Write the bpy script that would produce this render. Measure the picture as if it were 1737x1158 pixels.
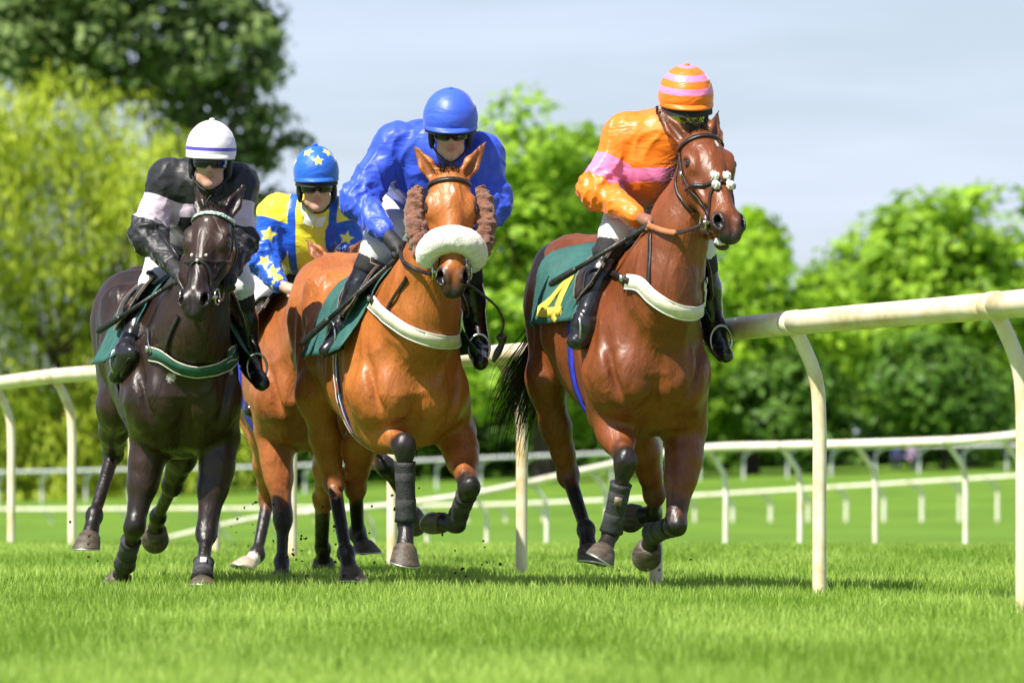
import bpy, math, random, os
import numpy as np
from mathutils import Vector, Matrix

for o in list(bpy.data.objects):
    bpy.data.objects.remove(o, do_unlink=True)
scene = bpy.context.scene
COL = scene.collection
random.seed(7)
RNG = np.random.default_rng(11)
R = math.radians

# ------------------------------------------------------------------ camera
FPX = 9000.0          # focal length in pixels of the 1737 px wide photograph
CX, HY = 868.5, 790.0  # centre column, horizon row
CAMZ = 0.58            # kneeling photographer
cam_d = bpy.data.cameras.new('camera')
cam_d.sensor_width = 36.0
cam_d.lens = 36.0 * FPX / 1737.0
cam_d.shift_y = (HY - 579.0) / 1737.0
cam_d.clip_start = 0.5
cam_d.clip_end = 6000.0
cam_d.dof.use_dof = True
cam_d.dof.focus_distance = 24.3
cam_d.dof.aperture_fstop = 4.5
cam = bpy.data.objects.new('camera', cam_d)
COL.objects.link(cam)
cam.location = (0, 0, CAMZ)
cam.rotation_euler = (R(90), 0, 0)
scene.camera = cam

# ------------------------------------------------------------------ light
SUN_EL, SUN_AZ = R(54), R(-138)   # azimuth measured from +Y towards +X: behind the camera on the left
world = bpy.data.worlds.new('World')
scene.world = world
world.use_nodes = True
wn, wl = world.node_tree.nodes, world.node_tree.links
wn.clear()
w_out = wn.new('ShaderNodeOutputWorld')
w_bg = wn.new('ShaderNodeBackground')
w_sky = wn.new('ShaderNodeTexSky')
w_sky.sky_type = 'NISHITA'
w_sky.sun_disc = False
w_sky.sun_elevation = SUN_EL
w_sky.sun_rotation = SUN_AZ
w_sky.altitude = 60
w_sky.air_density = 1.0
w_sky.dust_density = 0.6
w_sky.ozone_density = 2.0
w_bg.inputs['Strength'].default_value = 0.055
# thin lavender cloud sheets over the blue
w_tc = wn.new('ShaderNodeTexCoord')
w_map = wn.new('ShaderNodeMapping')
w_map.inputs['Scale'].default_value = (5.0, 5.0, 34.0)
w_noise = wn.new('ShaderNodeTexNoise')
w_noise.inputs['Scale'].default_value = 1.6
w_noise.inputs['Detail'].default_value = 5
w_noise.inputs['Roughness'].default_value = 0.55
w_ramp = wn.new('ShaderNodeValToRGB')
w_ramp.color_ramp.elements[0].position = 0.38
w_ramp.color_ramp.elements[0].color = (0.60, 0.60, 0.60, 1)
w_ramp.color_ramp.elements[1].position = 0.66
w_ramp.color_ramp.elements[1].color = (1.0, 1.0, 1.0, 1)
w_mix = wn.new('ShaderNodeMixRGB')
w_mix.inputs['Color2'].default_value = (8.5, 9.4, 11.8, 1)
wl.new(w_tc.outputs['Generated'], w_map.inputs['Vector'])
wl.new(w_map.outputs['Vector'], w_noise.inputs['Vector'])
wl.new(w_noise.outputs['Fac'], w_ramp.inputs['Fac'])
w_sep = wn.new('ShaderNodeSeparateXYZ')
wl.new(w_tc.outputs['Generated'], w_sep.inputs['Vector'])
# clouds dense near the horizon, thinned overhead out of view to cut fill light
w_abs = wn.new('ShaderNodeMath'); w_abs.operation = 'ABSOLUTE'
wl.new(w_sep.outputs['Z'], w_abs.inputs[0])
w_add = wn.new('ShaderNodeMath'); w_add.operation = 'ADD'; w_add.inputs[1].default_value = 0.22
wl.new(w_abs.outputs[0], w_add.inputs[0])
w_div = wn.new('ShaderNodeMath'); w_div.operation = 'DIVIDE'; w_div.inputs[0].default_value = 0.22
wl.new(w_add.outputs[0], w_div.inputs[1])
w_mul = wn.new('ShaderNodeMath'); w_mul.operation = 'MULTIPLY'
wl.new(w_div.outputs[0], w_mul.inputs[0])
wl.new(w_ramp.outputs['Color'], w_mul.inputs[1])
wl.new(w_mul.outputs[0], w_mix.inputs['Fac'])
wl.new(w_sky.outputs['Color'], w_mix.inputs['Color1'])
wl.new(w_mix.outputs['Color'], w_bg.inputs['Color'])
wl.new(w_bg.outputs['Background'], w_out.inputs['Surface'])

sun_d = bpy.data.lights.new('sun', 'SUN')
sun_d.energy = 5.0
sun_d.angle = R(0.5)
sun_d.color = (1.0, 0.95, 0.86)
sun = bpy.data.objects.new('sun', sun_d)
COL.objects.link(sun)
sun_dir = Vector((math.sin(SUN_AZ) * math.cos(SUN_EL), math.cos(SUN_AZ) * math.cos(SUN_EL), math.sin(SUN_EL)))
sun.rotation_euler = sun_dir.to_track_quat('Z', 'Y').to_euler()
sun.location = (-10, -10, 30)

scene.view_settings.view_transform = 'Standard'
scene.view_settings.look = 'None'
scene.view_settings.exposure = 0.85
scene.view_settings.gamma = 1.0
scene.render.engine = 'CYCLES'
scene.cycles.use_denoising = True
scene.cycles.max_bounces = 6
scene.cycles.transparent_max_bounces = 6


def W(px, py, d):
    """photo pixel + distance -> world point"""
    return np.array([(px - CX) * d / FPX, d, CAMZ + (HY - py) * d / FPX])


# ------------------------------------------------------------------ materials
def new_mat(name):
    m = bpy.data.materials.new(name)
    m.use_nodes = True
    nt = m.node_tree
    b = nt.nodes['Principled BSDF']
    return m, nt, b


def N(nt, kind, **kw):
    n = nt.nodes.new(kind)
    for k, v in kw.items():
        if k in n.inputs:
            n.inputs[k].default_value = v
        else:
            setattr(n, k, v)
    return n


def rgb(c):
    return (c[0], c[1], c[2], 1.0)


def noise_mat(name, c1, c2, scale=8.0, rough=0.5, bump=0.0, bscale=None, spec=0.5, coat=0.0, metal=0.0, detail=4,
              stretch=(1, 1, 1), sheen=0.0, lo=0.35, hi=0.65, bdist=0.01):
    m, nt, b = new_mat(name)
    L = nt.links
    tc = N(nt, 'ShaderNodeTexCoord')
    mp = N(nt, 'ShaderNodeMapping')
    mp.inputs['Scale'].default_value = stretch
    L.new(tc.outputs['Object'], mp.inputs['Vector'])
    nz = N(nt, 'ShaderNodeTexNoise', Scale=scale, Detail=detail)
    L.new(mp.outputs['Vector'], nz.inputs['Vector'])
    cr = N(nt, 'ShaderNodeValToRGB')
    cr.color_ramp.elements[0].position = lo
    cr.color_ramp.elements[1].position = hi
    cr.color_ramp.elements[0].color = rgb(c1)
    cr.color_ramp.elements[1].color = rgb(c2)
    L.new(nz.outputs['Fac'], cr.inputs['Fac'])
    L.new(cr.outputs['Color'], b.inputs['Base Color'])
    b.inputs['Roughness'].default_value = rough
    b.inputs['Specular IOR Level'].default_value = spec
    b.inputs['Coat Weight'].default_value = coat
    b.inputs['Metallic'].default_value = metal
    b.inputs['Sheen Weight'].default_value = sheen
    if bump:
        nb = N(nt, 'ShaderNodeTexNoise', Scale=bscale or scale * 3, Detail=3)
        L.new(mp.outputs['Vector'], nb.inputs['Vector'])
        bp = N(nt, 'ShaderNodeBump', Strength=bump, Distance=bdist)
        L.new(nb.outputs['Fac'], bp.inputs['Height'])
        L.new(bp.outputs['Normal'], b.inputs['Normal'])
    return m


# ------------------------------------------------------------------ mesh helpers
def tag(o, label=None, cat=None, group=None, kind=None):
    if label:
        o['label'] = label
    if cat:
        o['category'] = cat
    if group:
        o['group'] = group
    if kind:
        o['kind'] = kind
    return o


def np_mesh(name, verts, quads=None, tris=None, attrs=None, smooth=True):
    me = bpy.data.meshes.new(name)
    verts = np.asarray(verts, dtype=np.float32)
    nq = 0 if quads is None else len(quads)
    nt_ = 0 if tris is None else len(tris)
    me.vertices.add(len(verts))
    me.vertices.foreach_set('co', verts.ravel())
    loops = []
    if nq:
        loops.append(np.asarray(quads, dtype=np.int32).ravel())
    if nt_:
        loops.append(np.asarray(tris, dtype=np.int32).ravel())
    loops = np.concatenate(loops)
    me.loops.add(len(loops))
    me.loops.foreach_set('vertex_index', loops)
    me.polygons.add(nq + nt_)
    st = np.concatenate([np.arange(nq, dtype=np.int32) * 4, nq * 4 + np.arange(nt_, dtype=np.int32) * 3])
    me.polygons.foreach_set('loop_start', st)
    if smooth:
        me.polygons.foreach_set('use_smooth', np.ones(nq + nt_, dtype=bool))
    for k, v in (attrs or {}).items():
        a = me.attributes.new(k, 'FLOAT', 'POINT')
        a.data.foreach_set('value', np.asarray(v, dtype=np.float32))
    me.update(calc_edges=True)
    return me


def link(name, me, mat=None, parent=None, loc=None):
    o = bpy.data.objects.new(name, me)
    COL.objects.link(o)
    if mat is not None:
        me.materials.clear()
        for m in (mat if isinstance(mat, (list, tuple)) else [mat]):
            me.materials.append(m)
    if parent is not None:
        o.parent = parent
    if loc is not None:
        o.location = loc
    return o


def empty(name, loc=(0, 0, 0), rz=0.0):
    o = bpy.data.objects.new(name, None)
    o.empty_display_size = 0.2
    COL.objects.link(o)
    o.location = loc
    o.rotation_euler = (0, 0, rz)
    return o


def unit(v):
    v = np.asarray(v, float)
    return v / (np.linalg.norm(v) + 1e-12)


def smooth_path(pts, n):
    """Catmull-Rom through pts, n samples"""
    pts = np.asarray(pts, float)
    if len(pts) < 3:
        t = np.linspace(0, 1, n)[:, None]
        return pts[0] * (1 - t) + pts[-1] * t
    P = np.vstack([2 * pts[0] - pts[1], pts, 2 * pts[-1] - pts[-2]])
    u = np.linspace(0, len(pts) - 1 - 1e-6, n)
    i = u.astype(int)
    f = (u - i)[:, None]
    a, b, c, d = P[i], P[i + 1], P[i + 2], P[i + 3]
    return 0.5 * ((2 * b) + (-a + c) * f + (2 * a - 5 * b + 4 * c - d) * f ** 2 + (-a + 3 * b - 3 * c + d) * f ** 3)


class MB:
    def __init__(self):
        self.v, self.f, self.n = [], [], 0

    def add(self, verts, faces):
        self.v.append(np.asarray(verts, float))
        self.f += [tuple(int(i) + self.n for i in f) for f in faces]
        self.n += len(verts)
        return self

    def tube(self, pts, rad, sides=8, n=None, cap=True, squash=None, upv=None):
        pts = np.asarray(pts, float)
        if n:
            rr = np.interp(np.linspace(0, 1, n), np.linspace(0, 1, len(np.atleast_1d(rad))), np.atleast_1d(rad)) if np.ndim(rad) else np.full(n, rad)
            pts = smooth_path(pts, n)
            rad = rr
        m = len(pts)
        rad = np.full(m, rad) if np.ndim(rad) == 0 else np.asarray(rad, float)
        T = np.gradient(pts, axis=0)
        T /= np.linalg.norm(T, axis=1)[:, None] + 1e-12
        up = np.array([0, 0, 1.0]) if upv is None else np.asarray(upv, float)
        if abs(T[0] @ up) > 0.95:
            up = np.array([1.0, 0, 0])
        Nn = unit(np.cross(np.cross(T[0], up), T[0]))
        V = []
        ang = np.arange(sides) * 2 * math.pi / sides
        for i in range(m):
            Nn = unit(Nn - T[i] * (Nn @ T[i]))
            B = np.cross(T[i], Nn)
            sq = 1.0 if squash is None else squash
            V.append(pts[i] + rad[i] * (np.cos(ang)[:, None] * Nn * sq + np.sin(ang)[:, None] * B))
        V = np.vstack(V)
        F = []
        for i in range(m - 1):
            for j in range(sides):
                a, b = i * sides + j, i * sides + (j + 1) % sides
                F.append((a, b, b + sides, a + sides))
        if cap:
            F.append(tuple(range(sides))[::-1])
            F.append(tuple((m - 1) * sides + j for j in range(sides)))
        return self.add(V, F)

    def ribbon(self, pts, nrm, width, thick=0.004, n=None):
        """flat strap lying with its face along nrm"""
        pts = np.asarray(pts, float)
        nrm = np.asarray(nrm, float)
        m = len(pts)
        width = np.full(m, width) if np.ndim(width) == 0 else np.asarray(width, float)
        T = np.gradient(pts, axis=0)
        T /= np.linalg.norm(T, axis=1)[:, None] + 1e-12
        V = []
        for i in range(m):
            s = unit(np.cross(T[i], nrm[i]))
            nn = unit(np.cross(s, T[i]))
            for a, b in ((-1, -1), (1, -1), (1, 1), (-1, 1)):
                V.append(pts[i] + s * a * width[i] * 0.5 + nn * b * thick * 0.5)
        F = []
        for i in range(m - 1):
            for j in range(4):
                a, b = i * 4 + j, i * 4 + (j + 1) % 4
                F.append((a, b, b + 4, a + 4))
        F.append((0, 1, 2, 3))
        F.append(tuple((m - 1) * 4 + j for j in (3, 2, 1, 0)))
        return self.add(V, F)

    def ellipsoid(self, c, r, M=None, nu=12, nv=8):
        V, F = [], []
        for i in range(nv + 1):
            th = math.pi * i / nv
            for j in range(nu):
                ph = 2 * math.pi * j / nu
                V.append((math.sin(th) * math.cos(ph) * r[0], math.sin(th) * math.sin(ph) * r[1], math.cos(th) * r[2]))
        V = np.array(V)
        if M is not None:
            V = V @ np.asarray(M)
        V = V + np.asarray(c)
        for i in range(nv):
            for j in range(nu):
                a, b = i * nu + j, i * nu + (j + 1) % nu
                F.append((a, a + nu, b + nu, b))
        return self.add(V, F)

    def box(self, c, s, M=None):
        V = np.array([(x, y, z) for x in (-.5, .5) for y in (-.5, .5) for z in (-.5, .5)]) * np.asarray(s, float)
        if M is not None:
            V = V @ np.asarray(M)
        return self.add(V + np.asarray(c), [(0, 1, 3, 2), (4, 6, 7, 5), (0, 4, 5, 1), (2, 3, 7, 6), (0, 2, 6, 4), (1, 5, 7, 3)])

    def build(self, name, mat, parent=None, smooth=True, loc=None, attrs=None):
        me = bpy.data.meshes.new(name)
        me.from_pydata([tuple(x) for x in np.vstack(self.v)], [], self.f)
        if smooth:
            me.polygons.foreach_set('use_smooth', np.ones(len(me.polygons), dtype=bool))
        for k, v in (attrs or {}).items():
            a = me.attributes.new(k, 'FLOAT', 'POINT')
            a.data.foreach_set('value', np.asarray(v, dtype=np.float32))
        me.update()
        return link(name, me, mat, parent, loc)


# ------------------------------------------------------------------ numpy noise
_TAB = np.random.default_rng(5).random(4096)


def vnoise(p):
    p = np.asarray(p, float)
    i = np.floor(p).astype(np.int64)
    f = p - i
    f = f * f * (3 - 2 * f)

    def h(dx, dy, dz):
        return _TAB[((i[:, 0] + dx) * 73856093 ^ (i[:, 1] + dy) * 19349663 ^ (i[:, 2] + dz) * 83492791) & 4095]
    x, y, z = f[:, 0], f[:, 1], f[:, 2]
    return (((h(0, 0, 0) * (1 - x) + h(1, 0, 0) * x) * (1 - y) + (h(0, 1, 0) * (1 - x) + h(1, 1, 0) * x) * y) * (1 - z)
            + ((h(0, 0, 1) * (1 - x) + h(1, 0, 1) * x) * (1 - y) + (h(0, 1, 1) * (1 - x) + h(1, 1, 1) * x) * y) * z)


# ------------------------------------------------------------------ implicit surfaces
class Field:
    """distance field on a grid: blended cones and ellipsoids, meshed with surface nets"""

    def __init__(self, lo, hi, h, ntag=1):
        self.lo = np.asarray(lo, float)
        self.h = h
        self.n = np.ceil((np.asarray(hi, float) - self.lo) / h).astype(int) + 1
        self.F = np.full(self.n, 0.5, dtype=np.float32)
        self.T = np.zeros((ntag,) + tuple(self.n), dtype=np.float32) if ntag else None

    def _win(self, lo, hi):
        a = np.maximum(np.floor((np.asarray(lo) - self.lo) / self.h).astype(int), 0)
        b = np.minimum(np.ceil((np.asarray(hi) - self.lo) / self.h).astype(int) + 1, self.n)
        if np.any(b <= a):
            return None, None
        sl = tuple(slice(i, j) for i, j in zip(a, b))
        g = [(self.lo[q] + self.h * np.arange(a[q], b[q])).astype(np.float32) for q in range(3)]
        return sl, (g[0][:, None, None], g[1][None, :, None], g[2][None, None, :])

    def _merge(self, sl, d, k, tg, sub=False):
        A = self.F[sl]
        if sub:
            hh = np.clip(0.5 - 0.5 * (A + d) / k, 0, 1)
            self.F[sl] = A * (1 - hh) + (-d) * hh + k * hh * (1 - hh)
            if tg is not None:
                for c in range(len(self.T)):
                    if tg[c] is not None:
                        self.T[c][sl] = self.T[c][sl] * (1 - hh) + tg[c] * hh
            return
        hh = np.clip(0.5 + 0.5 * (A - d) / k, 0, 1)
        self.F[sl] = A * (1 - hh) + d * hh - k * hh * (1 - hh)
        if self.T is not None:
            if tg is None:
                tg = [0.0] * len(self.T)
            for c in range(len(self.T)):
                self.T[c][sl] = self.T[c][sl] * (1 - hh) + tg[c] * hh

    def cone(self, a, b, ra, rb, k=0.03, tg=None, tgb=None, side=None, fl=1.0, sub=False):
        a, b = np.asarray(a, float), np.asarray(b, float)
        m = max(ra, rb) * max(1, fl) + k + 0.05
        sl, g = self._win(np.minimum(a, b) - m, np.maximum(a, b) + m)
        if sl is None:
            return
        ab = b - a
        L2 = float(ab @ ab) + 1e-9
        px, py, pz = g[0] - a[0], g[1] - a[1], g[2] - a[2]
        t = np.clip((px * ab[0] + py * ab[1] + pz * ab[2]) / L2, 0, 1)
        vx, vy, vz = px - t * ab[0], py - t * ab[1], pz - t * ab[2]
        if side is not None and fl != 1.0:
            s = unit(side)
            q = (vx * s[0] + vy * s[1] + vz * s[2]) * (1 / fl - 1)
            vx, vy, vz = vx + s[0] * q, vy + s[1] * q, vz + s[2] * q
        d = np.sqrt(vx * vx + vy * vy + vz * vz) - (ra + (rb - ra) * t)
        if fl < 1:
            d = d * (0.5 + 0.5 * fl)
        if tg is not None and tgb is not None:
            tg = [x + (y - x) * t for x, y in zip(tg, tgb)]
        self._merge(sl, d, k, tg, sub)

    def ell(self, c, r, M=None, k=0.03, tg=None, sub=False):
        c, r = np.asarray(c, float), np.asarray(r, float)
        m = max(r) + k + 0.05
        sl, g = self._win(c - m, c + m)
        if sl is None:
            return
        p = [g[0] - c[0], g[1] - c[1], g[2] - c[2]]
        if M is not None:
            M = np.asarray(M, float)   # rows are the ellipsoid's axes
            p = [p[0] * M[i][0] + p[1] * M[i][1] + p[2] * M[i][2] for i in range(3)]
        k0 = np.sqrt((p[0] / r[0]) ** 2 + (p[1] / r[1]) ** 2 + (p[2] / r[2]) ** 2)
        k1 = np.sqrt((p[0] / r[0] ** 2) ** 2 + (p[1] / r[1] ** 2) ** 2 + (p[2] / r[2] ** 2) ** 2) + 1e-6
        d = k0 * (k0 - 1) / k1
        self._merge(sl, d, k, tg, sub)

    def loft(self, secs, k=0.03, tg=None, ex=2.3):
        """trunk along x: rows of (x, ztop, zbot, half width)"""
        S = np.asarray(secs, float)
        S = S[np.argsort(S[:, 0])]
        xa, xb = S[0, 0], S[-1, 0]
        wm = S[:, 3].max() + 0.1
        sl, g = self._win((xa - 0.08, -wm, S[:, 2].min() - 0.1), (xb + 0.08, wm, S[:, 1].max() + 0.1))
        xs = g[0][:, 0, 0]
        # smooth interpolation of the section values
        xc = np.clip(xs, xa, xb)

        def ip(col):
            xx = np.linspace(xa, xb, 400)
            v = np.interp(xx, S[:, 0], S[:, col])
            kern = np.hanning(41)
            kern /= kern.sum()
            vp = np.concatenate([np.full(20, v[0]), v, np.full(20, v[-1])])
            return np.interp(xc, xx, np.convolve(vp, kern, 'valid'))
        zt, zb, ry = ip(1), ip(2), ip(3)
        cz = ((zt + zb) / 2).astype(np.float32)[:, None, None]
        rz = ((zt - zb) / 2).astype(np.float32)[:, None, None]
        ry = ry.astype(np.float32)[:, None, None]
        q = (np.abs(g[1] / ry) ** ex + np.abs((g[2] - cz) / rz) ** ex) ** (1 / ex)
        d = (q - 1) * np.minimum(ry, rz)
        ov = np.maximum(np.maximum(xa - g[0], g[0] - xb), 0)
        d = np.where(ov > 0, np.sqrt(np.maximum(d, 0) ** 2 + ov ** 2) + np.minimum(d, 0) * 0, d)
        self._merge(sl, d.astype(np.float32), k, tg)

    def sample(self, P, grid=None):
        G = self.F if grid is None else grid
        q = (np.asarray(P, float) - self.lo) / self.h
        q = np.clip(q, 0, np.array(G.shape) - 1.001)
        i = q.astype(int)
        f = q - i
        x, y, z = f[:, 0], f[:, 1], f[:, 2]
        I, J, K = i[:, 0], i[:, 1], i[:, 2]
        return ((G[I, J, K] * (1 - x) + G[I + 1, J, K] * x) * (1 - y) + (G[I, J + 1, K] * (1 - x) + G[I + 1, J + 1, K] * x) * y) * (1 - z) + \
               ((G[I, J, K + 1] * (1 - x) + G[I + 1, J, K + 1] * x) * (1 - y) + (G[I, J + 1, K + 1] * (1 - x) + G[I + 1, J + 1, K + 1] * x) * y) * z

    def grad(self, P, e=0.012):
        P = np.asarray(P, float)
        G = np.stack([self.sample(P + e * np.eye(3)[i]) - self.sample(P - e * np.eye(3)[i]) for i in range(3)], axis=1)
        return G / (np.linalg.norm(G, axis=1)[:, None] + 1e-9)

    def snap(self, P, off=0.006, it=8):
        P = np.array(P, float)
        for _ in range(it):
            P = P + self.grad(P) * (off - self.sample(P))[:, None] * 0.85
        return P, self.grad(P)

    def mesh(self, smooth=2):
        F = self.F
        s = F < 0
        a = [s[i:s.shape[0] - 1 + i, j:s.shape[1] - 1 + j, k:s.shape[2] - 1 + k] for i in (0, 1) for j in (0, 1) for k in (0, 1)]
        anyv = a[0].copy()
        allv = a[0].copy()
        for q in a[1:]:
            anyv |= q
            allv &= q
        act = anyv & ~allv
        cells = np.argwhere(act)
        idx = np.full(act.shape, -1, dtype=np.int32)
        idx[act] = np.arange(len(cells), dtype=np.int32)
        cv = {}
        for i in (0, 1):
            for j in (0, 1):
                for k in (0, 1):
                    cv[i, j, k] = F[cells[:, 0] + i, cells[:, 1] + j, cells[:, 2] + k]
        acc = np.zeros((len(cells), 3))
        cnt = np.zeros(len(cells))
        for ax in range(3):
            for u in (0, 1):
                for v in (0, 1):
                    c0 = [u, v]
                    c0.insert(ax, 0)
                    c1 = [u, v]
                    c1.insert(ax, 1)
                    f0, f1 = cv[tuple(c0)], cv[tuple(c1)]
                    m = (f0 < 0) != (f1 < 0)
                    t = np.where(m, f0 / np.where(m, f0 - f1, 1), 0)
                    p = np.tile(np.array(c0, float), (len(cells), 1))
                    p[:, ax] += t
                    acc += p * m[:, None]
                    cnt += m
        V = (cells + acc / cnt[:, None]) * self.h + self.lo
        Q = []
        for ax in range(3):
            s0 = [slice(None)] * 3
            s1 = [slice(None)] * 3
            s0[ax] = slice(0, -1)
            s1[ax] = slice(1, None)
            cr = s[tuple(s0)] != s[tuple(s1)]
            e = np.argwhere(cr)
            o1, o2 = [q for q in range(3) if q != ax]
            lim = np.array(act.shape)
            ok = (e[:, o1] > 0) & (e[:, o2] > 0) & (e[:, o1] < lim[o1]) & (e[:, o2] < lim[o2])
            e = e[ok]
            inside = s[e[:, 0], e[:, 1], e[:, 2]]

            def cid(d1, d2):
                c = e.copy()
                c[:, o1] -= d1
                c[:, o2] -= d2
                return idx[c[:, 0], c[:, 1], c[:, 2]]
            q = np.stack([cid(1, 1), cid(0, 1), cid(0, 0), cid(1, 0)], axis=1)
            flip = inside if ax != 1 else ~inside
            q[~flip] = q[~flip][:, ::-1]
            Q.append(q)
        Q = np.concatenate(Q)
        Q = Q[(Q >= 0).all(axis=1)]
        E = np.concatenate([Q[:, [0, 1]], Q[:, [1, 2]], Q[:, [2, 3]], Q[:, [3, 0]]])
        deg = np.bincount(E[:, 0], minlength=len(V)).astype(float) + 1e-9
        for w in ([0.5, -0.4] * smooth)[:max(1, 2 * smooth)] if smooth else []:
            A = np.stack([np.bincount(E[:, 0], weights=V[E[:, 1], c], minlength=len(V)) for c in range(3)], axis=1) / deg[:, None]
            V = V + (A - V) * w
        return V, Q

    def vnormals(self, V):
        return self.grad(V, self.h * 1.2)
# ================================================================== ground
def ground_z(X, Y):
    X, Y = np.asarray(X, float), np.asarray(Y, float)
    lat = np.clip((X + 19) / 38, 0, 1)
    yl = [0, 42, 60, 90, 140, 160, 200, 260, 400, 3000]
    zl = [0, 0, -.55, -1.2, -1.36, -1.33, -.85, -.7, -.6, -.6]
    yr = [0, 36, 58, 90, 140, 160, 200, 260, 400, 3000]
    zr = [0, 0, -.52, -1.0, -1.0, -.85, .38, .8, .9, .9]
    a = np.interp(Y, yl, zl)
    b = np.interp(Y, yr, zr)
    return a * (1 - lat) + b * lat


def grass_mat():
    m, nt, b = new_mat('mown_turf')
    L = nt.links
    tc = N(nt, 'ShaderNodeTexCoord')
    n1 = N(nt, 'ShaderNodeTexNoise', Scale=.35, Detail=4)
    L.new(tc.outputs['Object'], n1.inputs['Vector'])
    cr = N(nt, 'ShaderNodeValToRGB')
    cr.color_ramp.elements[0].position = .3
    cr.color_ramp.elements[1].position = .7
    cr.color_ramp.elements[0].color = rgb((.085, .17, .012))
    cr.color_ramp.elements[1].color = rgb((.15, .27, .026))
    L.new(n1.outputs['Fac'], cr.inputs['Fac'])
    n2 = N(nt, 'ShaderNodeTexNoise', Scale=30, Detail=5)
    L.new(tc.outputs['Object'], n2.inputs['Vector'])
    mr = N(nt, 'ShaderNodeMapRange')
    mr.inputs[1].default_value = .3
    mr.inputs[2].default_value = .7
    mr.inputs[3].default_value = .7
    mr.inputs[4].default_value = 1.2
    L.new(n2.outputs['Fac'], mr.inputs[0])
    mu = N(nt, 'ShaderNodeMixRGB', blend_type='MULTIPLY', Fac=1.0)
    L.new(cr.outputs['Color'], mu.inputs['Color1'])
    L.new(mr.outputs[0], mu.inputs['Color2'])
    L.new(mu.outputs['Color'], b.inputs['Base Color'])
    b.inputs['Roughness'].default_value = .85
    b.inputs['Specular IOR Level'].default_value = .2
    bp = N(nt, 'ShaderNodeBump', Strength=.6, Distance=.05)
    L.new(n2.outputs['Fac'], bp.inputs['Height'])
    L.new(bp.outputs['Normal'], b.inputs['Normal'])
    return m


def leaf_mat(name, c1, c2, trans=.35, rough=.55):
    m, nt, b = new_mat(name)
    L = nt.links
    at = N(nt, 'ShaderNodeAttribute', attribute_name='tone')
    cr = N(nt, 'ShaderNodeValToRGB')
    cr.color_ramp.elements[0].color = rgb(c1)
    cr.color_ramp.elements[1].color = rgb(c2)
    L.new(at.outputs['Fac'], cr.inputs['Fac'])
    L.new(cr.outputs['Color'], b.inputs['Base Color'])
    b.inputs['Roughness'].default_value = rough
    b.inputs['Specular IOR Level'].default_value = .35
    tr = N(nt, 'ShaderNodeBsdfTranslucent')
    L.new(cr.outputs['Color'], tr.inputs['Color'])
    mx = N(nt, 'ShaderNodeMixShader', Fac=trans)
    L.new(b.outputs['BSDF'], mx.inputs[1])
    L.new(tr.outputs['BSDF'], mx.inputs[2])
    L.new(mx.outputs['Shader'], nt.nodes['Material Output'].inputs['Surface'])
    return m


ys = np.concatenate([np.arange(-6, 60, 1.0), np.arange(60, 300, 5.0), np.array([320, 360, 420, 520, 700, 1000, 1500, 2200, 3200])])
xs = np.concatenate([-np.array([1800, 900, 500, 260, 140, 80, 55, 40])[:], np.arange(-30, 30.1, 1.5), np.array([40, 55, 80, 140, 260, 500, 900, 1800])])
XX, YY = np.meshgrid(xs, ys, indexing='ij')
ZZ = ground_z(XX, YY) + np.where((YY > 44) & (YY < 300), (vnoise(np.stack([XX.ravel() * .05, YY.ravel() * .03, XX.ravel() * 0], 1)).reshape(XX.shape) - .5) * .12, 0)
idx = np.arange(XX.size).reshape(XX.shape)
Q = np.stack([idx[:-1, :-1], idx[1:, :-1], idx[1:, 1:], idx[:-1, 1:]], axis=-1).reshape(-1, 4)
M_GROUND = grass_mat()
tag(link('ground', np_mesh('ground', np.stack([XX, YY, ZZ], -1).reshape(-1, 3), Q), M_GROUND), kind='structure')

# near turf: real blades
M_BLADE = leaf_mat('grass_blade', (.18, .32, .025), (.48, .64, .13), trans=.48, rough=.5)


def grass_field(name, y0, y1, dens, hmin, hmax, wid, seed):
    rg = np.random.default_rng(seed)
    half = lambda y: y * 868.5 / FPX + 1.1
    area = (y1 - y0) * 2 * half((y0 + y1) / 2)
    n_ = int(area * dens)
    Y = rg.uniform(y0, y1, n_)
    X = rg.uniform(-1, 1, n_) * half(Y)
    hgt = rg.uniform(hmin, hmax, n_) * (.65 + .7 * vnoise(np.stack([X * 2.2, Y * 2.2, Y * 0], 1)))
    Z = ground_z(X, Y)
    base = np.stack([X, Y, Z - .004], 1)
    az = rg.uniform(0, 2 * math.pi, n_)
    sd = np.stack([np.cos(az), np.sin(az) * .35, 0 * az], 1)
    laz = rg.uniform(0, 2 * math.pi, n_)
    lean = np.stack([np.cos(laz), np.sin(laz), 0 * laz], 1) * (rg.uniform(.05, .55, n_) * hgt)[:, None]
    up = np.array([0, 0, 1.0])
    w = rg.uniform(.7, 1.2, n_) * wid
    V = np.stack([base - sd * (w * .5)[:, None], base + sd * (w * .5)[:, None],
                  base + lean * .35 + up * (hgt * .6)[:, None] + sd * (w * .42)[:, None], base + lean * .35 + up * (hgt * .6)[:, None] - sd * (w * .42)[:, None],
                  base + lean + up * hgt[:, None]], axis=1)
    i5 = np.arange(n_)[:, None] * 5
    Qd = np.concatenate([i5 + 0, i5 + 1, i5 + 2, i5 + 3], 1)
    Td = np.concatenate([i5 + 3, i5 + 2, i5 + 4], 1)
    tone = np.clip(rg.normal(.42, .26, n_) + (vnoise(np.stack([X * 1.1, Y * .5, Y * 0 + 3], 1)) - .5) * .9 + (vnoise(np.stack([X * 4, Y * 2, Y * 0 + 8], 1)) - .5) * .4, 0, 1)
    return link(name, np_mesh(name, V.reshape(-1, 3), Qd, Td, attrs={'tone': np.repeat(tone, 5)}), M_BLADE)


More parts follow.
